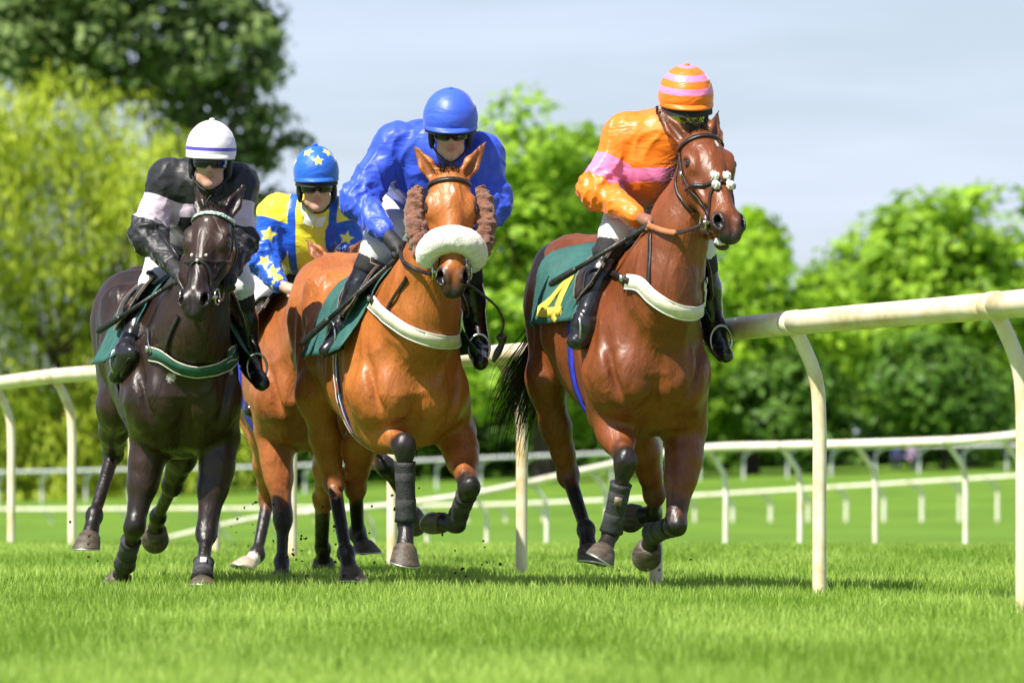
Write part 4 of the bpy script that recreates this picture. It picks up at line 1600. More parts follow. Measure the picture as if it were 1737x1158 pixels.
def build_saddle(H, label, flaps=(-1, 1), girth=None, gx=.02, xs=0.0, zs=0.0):
    o = H.root('saddle', label, 'saddle', 'racing saddles')
    T = H.T
    # seat: narrow pad along the spine
    rows = []
    xsr = np.linspace(.06, -.42, 12) + xs
    V = []
    for x in xsr:
        u = (x - xs - .06) / -.48
        hw = .05 + .07 * math.sin(u * math.pi * .55)
        hgt = .055 + .03 * (2 * u - 1) ** 2
        for a in np.linspace(-1, 1, 9):
            p = ray_shell(H, [x], [a * hw / .33], .018)[0]
            V.append(p + np.array([0, 0, hgt * (1 - .6 * a * a)]))
    V = np.array(V).reshape(12, 9, 3)
    low = np.array([ray_shell(H, [x], [a * .35], .016)[0] for x in xsr for a in np.linspace(-1, 1, 9)]).reshape(12, 9, 3)
    allv = np.vstack([V.reshape(-1, 3), low.reshape(-1, 3)])
    F = []
    for i in range(11):
        for j in range(8):
            a = i * 9 + j
            F.append((a, a + 1, a + 10, a + 9))
        F.append((i * 9, i * 9 + 9, i * 9 + 9 + 108, i * 9 + 108))
        F.append((i * 9 + 8, i * 9 + 8 + 108, i * 9 + 17 + 108, i * 9 + 17))
    for j in range(8):
        F.append((j, j + 108, j + 109, j + 1))
        F.append((99 + j, 100 + j, 208 + j, 207 + j))
    MB().add(allv, F).build('seat', M_BROWN_LEATHER, o)
    out = np.array([(.15, 1.40), (.12, 1.48), (.03, 1.53), (-.14, 1.53), (-.20, 1.47), (-.16, 1.36), (-.08, 1.28), (.03, 1.25), (.11, 1.30)]) + np.array([xs + .13, zs + .02])
    outl = smooth_path(np.vstack([out, out[:1]]), 41)[:-1]
    cen = outl.mean(axis=0)
    for sd in flaps:
        Vp, Vb = [], []
        sc = (.0, .45, .8, 1.0)
        for k in sc:
            for q in (outl if k else cen[None]):
                p2 = cen + (q - cen) * k
                z = p2[1] + H.lift
                ys = np.arange(.55, .05, -.004) * sd
                f = H.fld.sample(np.stack([np.full(len(ys), p2[0]), ys, np.full(len(ys), z)], axis=1))
                kk = int(np.argmax(f < .02))
                y = ys[kk] if f[kk] < .02 else .10 * sd
                fl = .012 + .045 * k ** 2 * np.clip((p2[0] - cen[0]) / .15 + .3, 0, 1)
                Vp.append((p2[0], y + sd * (fl + .010), z))
                Vb.append((p2[0], y + sd * fl, z))
        n_ = len(outl)
        cnt = len(Vp)
        F = []
        for base in (0, cnt):
            for j in range(n_):
                F.append((base, base + 1 + j, base + 1 + (j + 1) % n_))
            for r_ in range(2):
                for j in range(n_):
                    a, b_ = base + 1 + r_ * n_ + j, base + 1 + r_ * n_ + (j + 1) % n_
                    F.append((a, b_, b_ + n_, a + n_))
        for j in range(n_):
            a, b_ = 1 + 2 * n_ + j, 1 + 2 * n_ + (j + 1) % n_
            F.append((a, b_, b_ + cnt, a + cnt))
        MB().add(np.array(Vp + Vb), F).build('flap', M_BROWN_LEATHER, o)
        # piping along the flap's edge
        rimv = np.array(Vp[1 + 2 * n_:]) + np.array([0, sd * .003, 0])
        MB().tube(np.vstack([rimv, rimv[:1]]), .0025, 5, cap=False).build('flap_edge', M_TAN_EDGE, o)
    if girth is not None:
        al = np.linspace(R(70), R(290), 60)
        P = ray_shell(H, np.full(60, gx), al, .009)
        g = MB()
        g.ribbon(P, H.fld.grad(P), .085, .008)
        go = g.build('girth', girth[0], o)
        for k, m_ in enumerate(girth[1:]):
            g = MB()
            P2 = P + H.fld.grad(P) * .006 + np.array([(-.03, .0, .03)[k % 3] if len(girth) > 2 else 0, 0, 0])
            g.ribbon(P2, H.fld.grad(P), .012, .003)
            g.build('stripe', m_, go)
    return o


M_TAN_EDGE = noise_mat('worn_leather_edge', (.16, .12, .085), (.26, .2, .15), 40, rough=.6)


def build_breast_girth(H, label, pix, mat, wid=.062, neck=None, strap=None):
    o = H.root('breast_girth', label, 'breast girth', 'breast girths')
    P = [H.hit(x, y, .008) for x, y in pix]
    last = P[-1]
    tail = np.array([P[0][0], -P[0][1], P[0][2]])
    P = P + [(last * .4 + tail * .6) + np.array([0, .06, 0]), tail]
    P = smooth_path(np.array(P), 60)
    P, G = H.fld.snap(P, .010)
    m = MB()
    m.ribbon(P, G, wid, .007)
    band = m.build('band', mat, o)
    m = MB()
    m.tube(P + G * .002 + np.cross(np.gradient(P, axis=0) / np.linalg.norm(np.gradient(P, axis=0), axis=1)[:, None], G) * wid * .5, .0035, 5)
    m.tube(P + G * .002 - np.cross(np.gradient(P, axis=0) / np.linalg.norm(np.gradient(P, axis=0), axis=1)[:, None], G) * wid * .5, .0035, 5)
    m.build('edge_binding', M_CREAM if mat is not M_CREAM else M_WHITE_TAPE, band)
    if neck:
        Q = [H.hit(x, y, .008) for x, y in neck]
        Q = smooth_path(np.array(Q), 20)
        Q, G2 = H.fld.snap(Q, .010)
        m = MB()
        m.ribbon(Q, G2, .018, .005)
        m.build('neck_strap', M_LEATHER, o)
    if strap:
        Q = smooth_path(np.array([H.hit(x, y, .012) for x, y in strap]), 16)
        Q, G2 = H.fld.snap(Q, .018)
        m = MB()
        m.ribbon(Q, G2, .026, .006)
        m.build('girth_strap', M_LEATHER, o)
        m = MB()
        m.box(Q[-4] + G2[-4] * .005, (.010, .026, .030))
        m.build('buckle', M_STEEL, o)
    return o


def build_boot(H, leg, label, u0=.14, u1=.97, r0=.047, r1=.049, extra=None, patch=False, name='tendon_boot'):
    kn, fe = leg[1], leg[2]
    o = H.root(name, label, 'horse boot', 'leg boots')
    ax = unit(fe - kn)
    L = np.linalg.norm(fe - kn)
    us = np.linspace(u0, u1, 14)
    rr = np.interp(us, [u0, u0 + .06, (u0 + u1) / 2, u1 - .1, u1], [r0 + .004, r0, (r0 + r1) / 2 - .003, r1, r1 + .005])
    P = kn + ax * (us * L)[:, None]
    m = MB()
    m.tube(P, rr, 18, upv=(1, 0, 0.2))
    m.build('shell', M_NEOPRENE, o)
    for f in (.25, .7):
        u = u0 + (u1 - u0) * f
        c = kn + ax * u * L
        m = MB()
        m.tube([c - ax * .021, c - ax * .019, c + ax * .019, c + ax * .021], np.interp(u, us, rr) + np.array([.0002, .0012, .0012, .0002]), 18, cap=False, upv=(1, 0, 0.2))
        m.build('strap', M_VELCRO, o)
    if patch:
        fw = unit(np.array([1.0, -.15, 0]) - ax * (ax @ np.array([1.0, -.15, 0])))
        c = kn + ax * L * (u0 + (u1 - u0) * patch[0]) + fw * (np.mean(rr) + .004)
        sdv = np.cross(ax, fw)
        m = MB()
        m.box(c, (patch[1], patch[1] * 1.1, .004), np.array([sdv, ax, fw]))
        m.build('logo_patch', patch[2], o)
    return o
# ================================================================== jockeys
def skin_mat(name, c, lips):
    m, nt, b = new_mat(name)
    L = nt.links
    tc = N(nt, 'ShaderNodeTexCoord')
    nz = N(nt, 'ShaderNodeTexNoise', Scale=35, Detail=4)
    L.new(tc.outputs['Object'], nz.inputs['Vector'])
    mx = N(nt, 'ShaderNodeMixRGB')
    mx.inputs['Color1'].default_value = rgb([q * .86 for q in c])
    mx.inputs['Color2'].default_value = rgb([min(1, q * 1.1) for q in c])
    L.new(nz.outputs['Fac'], mx.inputs['Fac'])
    at = N(nt, 'ShaderNodeAttribute', attribute_name='lips')
    m2 = N(nt, 'ShaderNodeMixRGB')
    m2.inputs['Color2'].default_value = rgb(lips)
    L.new(at.outputs['Fac'], m2.inputs['Fac'])
    L.new(mx.outputs['Color'], m2.inputs['Color1'])
    L.new(m2.outputs['Color'], b.inputs['Base Color'])
    b.inputs['Roughness'].default_value = .48
    b.inputs['Subsurface Weight'].default_value = .12
    b.inputs['Subsurface Radius'].default_value = (.01, .004, .002)
    return m


def silk_mat(name, c1, c2=None, c3=None, rough=.5, bump=.6, sheen=.3):
    """satin: base colour c1, c2 where mask1 > 0, c3 where mask2 > 0"""
    m, nt, b = new_mat(name)
    L = nt.links
    tc = N(nt, 'ShaderNodeTexCoord')
    col = N(nt, 'ShaderNodeRGB')
    col.outputs[0].default_value = rgb(c1)
    cur = col.outputs[0]
    for k, c in (('mask1', c2), ('mask2', c3)):
        if c is None:
            continue
        at = N(nt, 'ShaderNodeAttribute', attribute_name=k)
        mr = N(nt, 'ShaderNodeMapRange')
        mr.inputs[1].default_value = -.0012
        mr.inputs[2].default_value = .0012
        L.new(at.outputs['Fac'], mr.inputs[0])
        mx = N(nt, 'ShaderNodeMixRGB')
        mx.inputs['Color2'].default_value = rgb(c)
        L.new(mr.outputs[0], mx.inputs['Fac'])
        L.new(cur, mx.inputs['Color1'])
        cur = mx.outputs['Color']
    nz = N(nt, 'ShaderNodeTexNoise', Scale=5, Detail=3)
    L.new(tc.outputs['Object'], nz.inputs['Vector'])
    mr = N(nt, 'ShaderNodeMapRange')
    mr.inputs[3].default_value = .88
    mr.inputs[4].default_value = 1.1
    L.new(nz.outputs['Fac'], mr.inputs[0])
    mu = N(nt, 'ShaderNodeMixRGB', blend_type='MULTIPLY', Fac=1.0)
    L.new(cur, mu.inputs['Color1'])
    L.new(mr.outputs[0], mu.inputs['Color2'])
    L.new(mu.outputs['Color'], b.inputs['Base Color'])
    b.inputs['Roughness'].default_value = rough
    b.inputs['Specular IOR Level'].default_value = .45
    b.inputs['Sheen Weight'].default_value = sheen
    b.inputs['Sheen Roughness'].default_value = .3
    mp = N(nt, 'ShaderNodeMapping')
    mp.inputs['Scale'].default_value = (5, 5, 12)
    mp.inputs['Rotation'].default_value = (.3, .5, .2)
    L.new(tc.outputs['Object'], mp.inputs['Vector'])
    f1 = N(nt, 'ShaderNodeTexNoise', Scale=1.3, Detail=2, Distortion=1.0)
    L.new(mp.outputs['Vector'], f1.inputs['Vector'])
    bp = N(nt, 'ShaderNodeBump', Strength=bump, Distance=.012)
    L.new(f1.outputs['Fac'], bp.inputs['Height'])
    L.new(bp.outputs['Normal'], b.inputs['Normal'])
    return m


M_BREECH = silk_mat('white_breeches', (.68, .68, .71), rough=.55, bump=.35)
M_BOOT = noise_mat('black_riding_boot', (.008, .008, .010), (.018, .018, .022), 20, rough=.22, bump=.25, bscale=30, coat=.3)
M_SOCK = noise_mat('black_knee_sock', (.009, .009, .010), (.017, .017, .019), 60, rough=.8, bump=.3, bscale=200)
M_GLOVE = noise_mat('black_glove', (.010, .010, .011), (.022, .022, .024), 60, rough=.6, bump=.3, bscale=200)
M_HARNESS = noise_mat('helmet_padding', (.008, .008, .008), (.016, .016, .017), 60, rough=.7)
M_LENS = noise_mat('dark_goggle_lens', (.004, .004, .005), (.008, .008, .01), 5, rough=.12, coat=.3, spec=.3)
M_LENS_MIRROR = noise_mat('mirrored_goggle_lens', (.22, .5, .04), (.75, .6, .05), 14, rough=.1, metal=.85)
M_WHIP = noise_mat('whip_leather', (.008, .008, .009), (.02, .02, .022), 50, rough=.4, bump=.3, bscale=120)
M_IRON = noise_mat('stirrup_metal', (.42, .43, .45), (.56, .56, .58), 20, rough=.28, metal=1.0)


def star_mask(V, c, r, up, side):
    """signed inside-distance of a five-pointed star painted on cloth around c"""
    d = V - c
    x, y = d @ side, d @ up
    a = np.arctan2(x, y)
    rho = np.sqrt(x * x + y * y) + 1e-9
    sec = 2 * math.pi / 5
    a = np.abs((a + sec / 2) % sec - sec / 2)
    ri = .42 * r
    # edge from outer tip (angle 0) to inner notch (angle sec/2)
    p0 = np.array([r, 0.0])
    p1 = np.array([ri * math.cos(sec / 2), ri * math.sin(sec / 2)])
    e = p1 - p0
    nx, ny = -e[1], e[0]
    ln = math.hypot(nx, ny)
    q = np.stack([rho * np.cos(a) - p0[0], rho * np.sin(a) - p0[1]], axis=1)
    sdist = (q[:, 0] * nx + q[:, 1] * ny) / ln
    nrm = np.cross(side, up)
    dep = np.abs(d @ nrm)
    return np.where(dep < .09, sdist, -1.0)


class Rider:
    pass


def build_rider(J, label, silk, cap, skin, gloves=True, masks=None, capmask=None, fdir=(0, -1, -.3), roll=0., lens=None,
                dark_peak=True, folds=.019, breech=None, cuff=None, collar=None, sleeve=1.0, cap_up=0.0, cap_s=1.0):
    j = {k: W(*v) for k, v in J.items()}
    org = j['pelvis'].copy()
    for k in j:
        j[k] = j[k] - org
    root = empty('jockey', tuple(org))
    tag(root, label, 'jockey', 'jockeys')
    rd = Rider()
    rd.j, rd.org, rd.root = j, org, root
    sv = unit(j['shL'] - j['shR'])
    f = unit(fdir)
    zz = np.array([0, 0, 1.0])
    s = unit(np.cross(f, zz))
    if s[0] < 0:
        s = -s
    u = unit(np.cross(s, f)) if np.cross(s, f)[2] > 0 else unit(np.cross(f, s))
    c_, s_ = math.cos(roll), math.sin(roll)
    s, u = s * c_ + u * s_, u * c_ - s * s_
    hc = j['head']
    M = np.array([s, f, u])

    def hp(a, b, c):
        return hc + s * a + f * b + u * c
    rd.hp = hp
    # ---------------- skin: head, neck, hands, and the body under the clothes
    allp = np.array(list(j.values()))
    F = Field(allp.min(axis=0) - .2, allp.max(axis=0) + np.array([.2, .2, .25]), .0072, 1)

    def e(c, r, k=.015, tg=None, sub=False):
        F.ell(hp(*c), r, M, k, tg, sub)

    def cn(a, b, ra, rb, k=.015, tg=None, sub=False):
        F.cone(hp(*a), hp(*b), ra, rb, k, tg, None, None, 1., sub)
    e((0, -.01, .035), (.076, .096, .100), .02)
    e((0, .026, -.030), (.061, .064, .086), .03)
    cn((-.034, .03, -.078), (0, .060, -.100), .026, .018, .03)
    cn((.034, .03, -.078), (0, .060, -.100), .026, .018, .03)
    e((0, .072, -.100), (.021, .016, .016), .02)
    cn((-.036, .078, .026), (.036, .078, .026), .014, .014, .02)
    for sd in (-1, 1):
        e((sd * .040, .060, -.020), (.022, .018, .016), .02)
        e((sd * .031, .094, .006), (.017, .012, .010), .01, sub=True)
        e((sd * .077, -.010, -.012), (.010, .020, .032), .01)
        e((sd * .011, .094, -.036), (.009, .010, .008), .008)
    cn((0, .084, .008), (0, .106, -.030), .009, .0125, .012)
    e((0, .083, -.060), (.024, .011, .006), .006, tg=[1])
    e((0, .081, -.070), (.020, .011, .007), .006, tg=[1])
    cn((-.022, .094, -.065), (.022, .094, -.065), .0025, .0025, .003, sub=True)
    F.cone(hp(0, -.03, -.07), j['neck'], .056, .052, .03)
    F.cone(j['neck'] * .6 + j['chest'] * .4, j['chest'], .06, .11, .05)
    F.cone(j['chest'], j['pelvis'], .12, .11, .05)
    for q in 'RL':
        F.cone(j['neck'], j['sh' + q], .05, .048, .04)
        F.cone(j['sh' + q], j['el' + q], .048, .038, .03)
        F.cone(j['el' + q], j['wr' + q], .038, .027, .03)
        F.cone(j['pelvis'], j['hip' + q], .10, .09, .05)
        F.cone(j['hip' + q], j['kn' + q], .085, .058, .04)
        F.cone(j['kn' + q], j['an' + q], .048, .028, .04)
        F.cone(j['an' + q], j['an' + q] * .4 + j['toe' + q] * .6 + unit(j['an' + q] - j['kn' + q]) * .03, .024, .02, .03)
    hand_prims = {}
    for q, sd in (('R', -1), ('L', 1)):
        hd, wr = j['hd' + q], j['wr' + q]
        w = unit(hd - wr)
        dn = unit(np.array([0, -.25, -1.0]) - w * (np.array([0, -.25, -1.0]) @ w))
        kx = np.cross(w, dn)
        if kx[0] * sd < 0:
            kx = -kx
        pr = [('c', wr, hd, .026, .031, .02), ('e', hd, (.040, .034, .024), np.array([kx, w, dn]), .02)]
        for i, (o_, ln) in enumerate(((-.030, .9), (-.010, 1.05), (.010, 1.0), (.030, .82))):
            b0 = hd + kx * o_ + w * .028 - dn * .006
            b1 = b0 + w * .024 * ln + dn * .012
            b2 = b1 + dn * .026 * ln - w * .006
            b3 = b2 - w * .022 * ln + dn * .004
            pr += [('c', b0, b1, .0105, .010, .006), ('c', b1, b2, .010, .0092, .005), ('c', b2, b3, .0092, .0082, .005)]
        t0 = hd - kx * .032 + w * .0 + dn * .008
        t1 = t0 - kx * .008 + w * .028 + dn * .012
        t2 = t1 + w * .020 + kx * .014 + dn * .010
        pr += [('c', t0, t1, .0125, .0115, .01), ('c', t1, t2, .0115, .0095, .005)]
        hand_prims[q] = pr
        for p in pr:
            if p[0] == 'c':
                F.cone(p[1], p[2], p[3], p[4], p[5])
            else:
                F.ell(p[1], p[2], p[3], p[4])
    V, Q = F.mesh(1)
    link('body', np_mesh('jockey_body', V, Q, attrs={'lips': np.clip(F.sample(V, F.T[0]), 0, 1)}), skin, root)
    if gloves:
        for q in 'RL':
            pr = hand_prims[q]
            hd = j['hd' + q]
            G = Field(hd - .16, hd + .16, .005, 0)
            wr = j['wr' + q]
            w = unit(hd - wr)
            G.cone(wr - w * .025, hd, .033, .034, .02)
            for p in pr:
                if p[0] == 'c':
                    G.cone(p[1], p[2], p[3] + .0025, p[4] + .0025, p[5])
                else:
                    G.ell(p[1], np.array(p[2]) + .003, p[3], p[4])
            V, Q = G.mesh(1)
            gl = link('glove', np_mesh('glove', V, Q), M_GLOVE, root)
            if cuff:
                m = MB()
                m.tube([wr - w * .022, wr - w * .018, wr - w * .006, wr - w * .002], np.array([.036, .039, .039, .036]), 16, cap=False)
                m.build('cuff_band', cuff, gl)
    # ---------------- jacket
    F = Field(allp.min(axis=0) - .22, allp.max(axis=0) + .22, .0075, 0)
    waist = j['pelvis'] * .62 + j['chest'] * .38
    F.cone(waist, j['chest'], .150, .165, .06, side=sv, fl=1.12)
    F.cone(j['chest'], (j['shL'] + j['shR']) / 2, .150, .115, .06, side=sv, fl=1.15)
    up_b = j.get('back')
    if up_b is not None:
        F.ell(up_b, (.15, .15, .10), k=.08)
    F.cone(j['shR'], j['shL'], .074, .074, .06)
    F.cone(j['neck'] + (hp(0, -.02, -.09) - j['neck']) * .62, j['neck'], .066, .088, .03)
    for q in 'RL':
        sh, el, wr = j['sh' + q], j['el' + q], j['wr' + q]
        g = sleeve
        F.cone(j['chest'] * .5 + sh * .5, sh, .11, .080, .06)
        F.cone(sh, el, .076 * g, .068 * g, .045)
        F.ell(el, np.array((.072, .072, .078)) * g, k=.03)
        F.cone(el, wr, .068 * g, .044, .035)
    # trim the jacket's tail at the waist
    V, Q = F.mesh(2)
    Nn = F.vnormals(V)
    base = V.copy()
    # cloth folds: ridged noise drawn out round the limbs, strongest near bends
    fd = np.zeros(len(V))
    for q in 'RL':
        sh, el, wr = j['sh' + q], j['el' + q], j['wr' + q]
        for a_, b_ in ((sh, el), (el, wr)):
            ax = unit(b_ - a_)
            t_, dist = seg_t(V, a_, b_)
            wgt = np.clip(1 - (dist - .06) / .08, 0, 1)
            al = (V - a_) @ ax
            pr = V - np.outer((V - a_) @ ax, ax)
            e1 = unit(np.cross(ax, np.array([.3, 1, .2])))
            e2 = np.cross(ax, e1)
            ph = np.arctan2((V - a_) @ e2, (V - a_) @ e1)
            nz = vnoise(np.stack([al * 17 + ph * .9 + vnoise(V * 8) * 1.6, np.cos(ph) * 1.3 + 5, np.sin(ph) * 1.3], axis=1))
            rid = (1 - np.abs(nz * 2 - 1)) ** 2
            nz2 = vnoise(np.stack([al * 38 - ph * 1.4, np.cos(ph) * 2.4, np.sin(ph) * 2.4 + 9], axis=1))
            rid += .35 * (1 - np.abs(nz2 * 2 - 1)) ** 2
            bend = .5 + 1.2 * np.exp(-(np.linalg.norm(V - el, axis=1) / .13) ** 2) * .7
            fd += (rid - .45) * wgt * bend
    dirn = unit(j['chest'] - j['pelvis'])
    nz = vnoise(np.stack([(V @ sv) * 15 + vnoise(V * 7) * 2, (V @ dirn) * 6, V[:, 2] * 11], axis=1))
    fd += ((1 - np.abs(nz * 2 - 1)) ** 2 - .4) * .6
    V = V + Nn * (fd * folds)[:, None]
    at = masks(rd, base) if masks else {}
    jk = link('jacket', np_mesh('jacket', V, Q, attrs=at), silk, root)
    # elastic cuffs and collar
    if collar is not None:
        nb, nt_ = j['neck'], hp(0, -.02, -.08)
        cx = unit(nt_ - nb)
        c1 = nb + (nt_ - nb) * .40
        m = MB()
        m.tube([c1 - cx * .035, c1 - cx * .02, c1 + cx * .02, c1 + cx * .026, c1 + cx * .015], np.array([.088, .083, .075, .070, .066]), 22, cap=False)
        m.build('collar', collar, root, attrs={'mask1': np.full(110, -1.), 'mask2': np.full(110, -1.)})
    for q in 'RL':
        wr, el = j['wr' + q], j['el' + q]
        ax = unit(wr - el)
        m = MB()
        m.tube([wr - ax * .03, wr - ax * .02, wr + ax * .002, wr + ax * .010], np.array([.044, .047, .045, .040]), 18, cap=False)
        m.build('cuff', silk if not masks else silk, root, attrs={'mask1': np.full(72, -1.), 'mask2': np.full(72, -1.)})
    # ---------------- breeches
    F = Field(allp.min(axis=0) - .25, allp.max(axis=0) + .25, .0095, 0)
    F.ell(j['pelvis'], (.165, .15, .14), k=.06)
    F.cone(j['pelvis'], waist, .14, .135, .06, side=sv, fl=1.15)
    for q in 'RL':
        F.cone(j['pelvis'], j['hip' + q], .13, .112, .06)
        F.cone(j['hip' + q], j['kn' + q], .112, .073, .05)
        F.cone(j['kn' + q], j['kn' + q] * .86 + j['an' + q] * .14, .069, .060, .03)
    V, Q = F.mesh(2)
    Nn = F.vnormals(V)
    nz = vnoise(V * np.array([10, 10, 26]) + 3)
    V = V + Nn * ((1 - np.abs(nz * 2 - 1) - .5) * .005)[:, None]
    link('breeches', np_mesh('breeches', V, Q), breech or M_BREECH, root)
    # ---------------- boots
    for q in 'RL':
        kn, an, toe = j['kn' + q], j['an' + q], j['toe' + q]
        pts = np.array([kn, an, toe])
        F = Field(pts.min(axis=0) - .14, pts.max(axis=0) + .14, .0075, 1)
        ax = unit(an - kn)
        F.cone(kn * .80 + an * .20, kn * .5 + an * .5, .066, .062, .02, tg=[1], tgb=[.0])
        F.cone(kn * .5 + an * .5, an, .062, .047, .03)
        ft = unit(toe - an)
        dn = np.array([0, 0, -1.0]) - ft * (-ft[2])
        dn = unit(dn)
        hl = an + dn * .045 - ft * .035
        F.ell(an, (.048, .048, .05), k=.03)
        F.cone(hl, an + dn * .03 + ft * .07, .036, .040, .03)
        F.cone(an + dn * .03 + ft * .05, toe + dn * .02, .042, .034, .03)
        V, Q = F.mesh(1)
        Nn = F.vnormals(V)
        al = (V - kn) @ ax
        nz = vnoise(np.stack([al * 30 + vnoise(V * 12) * 2, V[:, 0] * 6, V[:, 1] * 6], axis=1))
        low = np.clip(((V - kn) @ ax) / np.linalg.norm(an - kn) - .55, 0, .5) * 2
        V = V + Nn * ((1 - np.abs(nz * 2 - 1) - .5) * .006 * (.25 + low))[:, None]
        bt = link('boot', np_mesh('boot', V, Q), M_BOOT, root)
        m = MB()
        m.tube([kn * .93 + an * .07, kn * .86 + an * .14, kn * .76 + an * .24, kn * .7 + an * .3], np.array([.070, .0705, .069, .066]), 18)
        m.build('knee_sock', M_SOCK, root)
        m = MB()
        m.tube([hl + dn * .030 + ft * .0, an + dn * .064 + ft * .06, toe + dn * .048], [.032, .038, .028], 12, n=10, squash=.22, upv=dn)
        m.build('sole', M_HARNESS, bt)
    # ---------------- helmet
    build_helmet(rd, root, s, f, u, lambda a, b, c: hp(a, b, c + cap_up), cap, capmask, dark_peak, cap_up, cap_s)
    # goggles: wrap-round lens and strap
    V, Fc = [], []
    na, nh = 25, 6
    for i in range(na):
        a = R(-82) + R(164) * i / (na - 1)
        for k in range(nh):
            h_ = k / (nh - 1)
            notch = .013 * math.exp(-(a / .13) ** 2) * (1 - h_)
            zc = -.024 + .046 * h_ + notch
            rr = 1.0 + .03 * math.sin(h_ * math.pi)
            V.append(hp(math.sin(a) * .084 * rr, .004 + math.cos(a) * .104 * rr, zc))
    for i in range(na - 1):
        for k in range(nh - 1):
            a0 = i * nh + k
            Fc.append((a0, a0 + nh, a0 + nh + 1, a0 + 1))
    V = np.array(V)
    n0 = len(V)
    inner = hc + (V - hc) * .93
    Fi = [tuple(q + n0 for q in fc[::-1]) for fc in Fc]
    rim = [i * nh for i in range(na)] + [(na - 1) * nh + k for k in range(1, nh)] + [i * nh + nh - 1 for i in range(na - 2, -1, -1)] + [k for k in range(nh - 2, 0, -1)]
    Fr = [(rim[i], rim[(i + 1) % len(rim)], rim[(i + 1) % len(rim)] + n0, rim[i] + n0) for i in range(len(rim))]
    g = MB().add(np.vstack([V, inner]), Fc + Fi + Fr).build('goggles', lens or M_LENS, root)
    st = [hp(math.sin(a) * .090, .0 + math.cos(a) * .105, .012 + .03 * (abs(a) - 1.3)) for a in np.linspace(R(80), R(280), 24)]
    m = MB()
    m.ribbon(st, [unit(p - hp(0, 0, .012)) for p in st], .022, .004)
    m.build('strap', M_HARNESS, g)
    return rd


def build_helmet(rd, root, s, f, u, hp, cap, capmask, dark_peak, cap_up=0.0, cap_s=1.0):
    nu, nv = 56, 30
    V, Fc = [], []
    rx, ry, rz = .127 * cap_s, .148 * cap_s, .140 * (cap_s * .5 + .5)
    c0 = (0, -.012, .060)
    for i in range(nv + 1):
        th = R(101) * i / nv
        for k in range(nu):
            ph = 2 * math.pi * k / nu
            sx, sy, sz = math.sin(th) * math.sin(ph), math.sin(th) * math.cos(ph), math.cos(th)
            gather = 1 + .010 * math.cos(ph * 6) * math.sin(th) ** 2 * (1 - i / nv) + .004 * math.sin(ph * 23 + th * 6)
            drop = -.012 * max(0, -math.cos(ph)) if i == nv else 0
            V.append((c0[0] + sx * rx * gather, c0[1] + sy * ry * gather, c0[2] + sz * rz * gather + drop))
    for i in range(nv):
        for k in range(nu):
            a, b = i * nu + k, i * nu + (k + 1) % nu
            Fc.append((a, a + nu, b + nu, b))
    Lv = np.array(V)
    Wv = np.array([hp(*p) for p in Lv])
    at = {'mask1': np.full(len(Lv), -1.), 'mask2': np.full(len(Lv), -1.)}
    if capmask:
        at.update(capmask(Lv))
    hat = MB().add(Wv, Fc).build('helmet', cap, root, attrs=at)
    MB().ellipsoid(hp(0, -.012, .198), (.014, .014, .008), nu=12, nv=6).build('button', cap, hat, attrs={'mask1': np.full(84, -1.), 'mask2': np.full(84, -1.)})
    # peak
    V, Fc = [], []
    na, nr = 25, 5
    for lay in (0, 1):
        for i in range(na):
            a = R(-76) + R(152) * i / (na - 1)
            for k in range(nr):
                q = k / (nr - 1)
                out = 1.0 + (.15 * max(0, math.cos(a * 1.2))) * q
                V.append(hp(math.sin(a) * rx * (1 + .01 * q), c0[1] + math.cos(a) * ry * out, c0[2] - .020 - .014 * q * math.cos(a) - .012 * (math.sin(a) ** 2) * q - lay * .007))
    n1 = na * nr
    for i in range(na - 1):
        for k in range(nr - 1):
            a0 = i * nr + k
            Fc.append((a0, a0 + 1, a0 + nr + 1, a0 + nr))
            Fc.append((a0 + n1, a0 + nr + n1, a0 + nr + 1 + n1, a0 + 1 + n1))
    for i in range(na - 1):
        a0 = i * nr + nr - 1
        Fc.append((a0, a0 + n1, a0 + nr + n1, a0 + nr))
    pk = MB().add(np.array(V), Fc)
    pk.build('peak', cap, hat, attrs={'mask1': np.full(len(V), -1.), 'mask2': np.full(len(V), -1.)})
    if dark_peak:
        V2 = [hp(*p) for p in [(math.sin(a) * rx * (.98 + .02 * q), c0[1] + math.cos(a) * ry * (.96 + .13 * q * math.cos(a)), c0[2] - .030 - (.022 + cap_up * .9) * q) for a in np.linspace(R(-70), R(70), 21) for q in (0, .5, 1)]]
        F2 = []
        for i in range(20):
            for k in range(2):
                a0 = i * 3 + k
                F2.append((a0, a0 + 1, a0 + 4, a0 + 3))
        n2 = len(V2)
        V2 = np.array(V2)
        V2 = np.vstack([V2, V2 - f * .006])
        F2 += [tuple(q + n2 for q in fc[::-1]) for fc in F2]
        MB().add(V2, F2).build('visor', M_HARNESS, hat)
    # padding, ear flaps and chin strap
    V, Fc = [], []
    for i in range(2):
        for k in range(40):
            ph = 2 * math.pi * k / 40
            r_ = .97 if i == 0 else .88
            V.append(hp(math.sin(ph) * rx * r_, c0[1] + math.cos(ph) * ry * r_, c0[2] - .018 - i * (.022 + .035 * max(0, -math.cos(ph) + .1))))
    for k in range(40):
        Fc.append((k, (k + 1) % 40, 40 + (k + 1) % 40, 40 + k))
    pad = MB().add(np.array(V), Fc)
    for sd in (-1, 1):
        pad.ellipsoid(hp(sd * .086, -.004, -.022 - cap_up), (.018, .040, .062), np.array([s, f, u]), nu=14, nv=10)
        pad.tube([hp(sd * .088, .01, -.05 - cap_up), hp(sd * .066, .03, -.092 - cap_up), hp(sd * .03, .055, -.124 - cap_up), hp(0, .062, -.130 - cap_up)], .009, 8, n=14, squash=.5)
    pad.build('harness', M_HARNESS, hat)


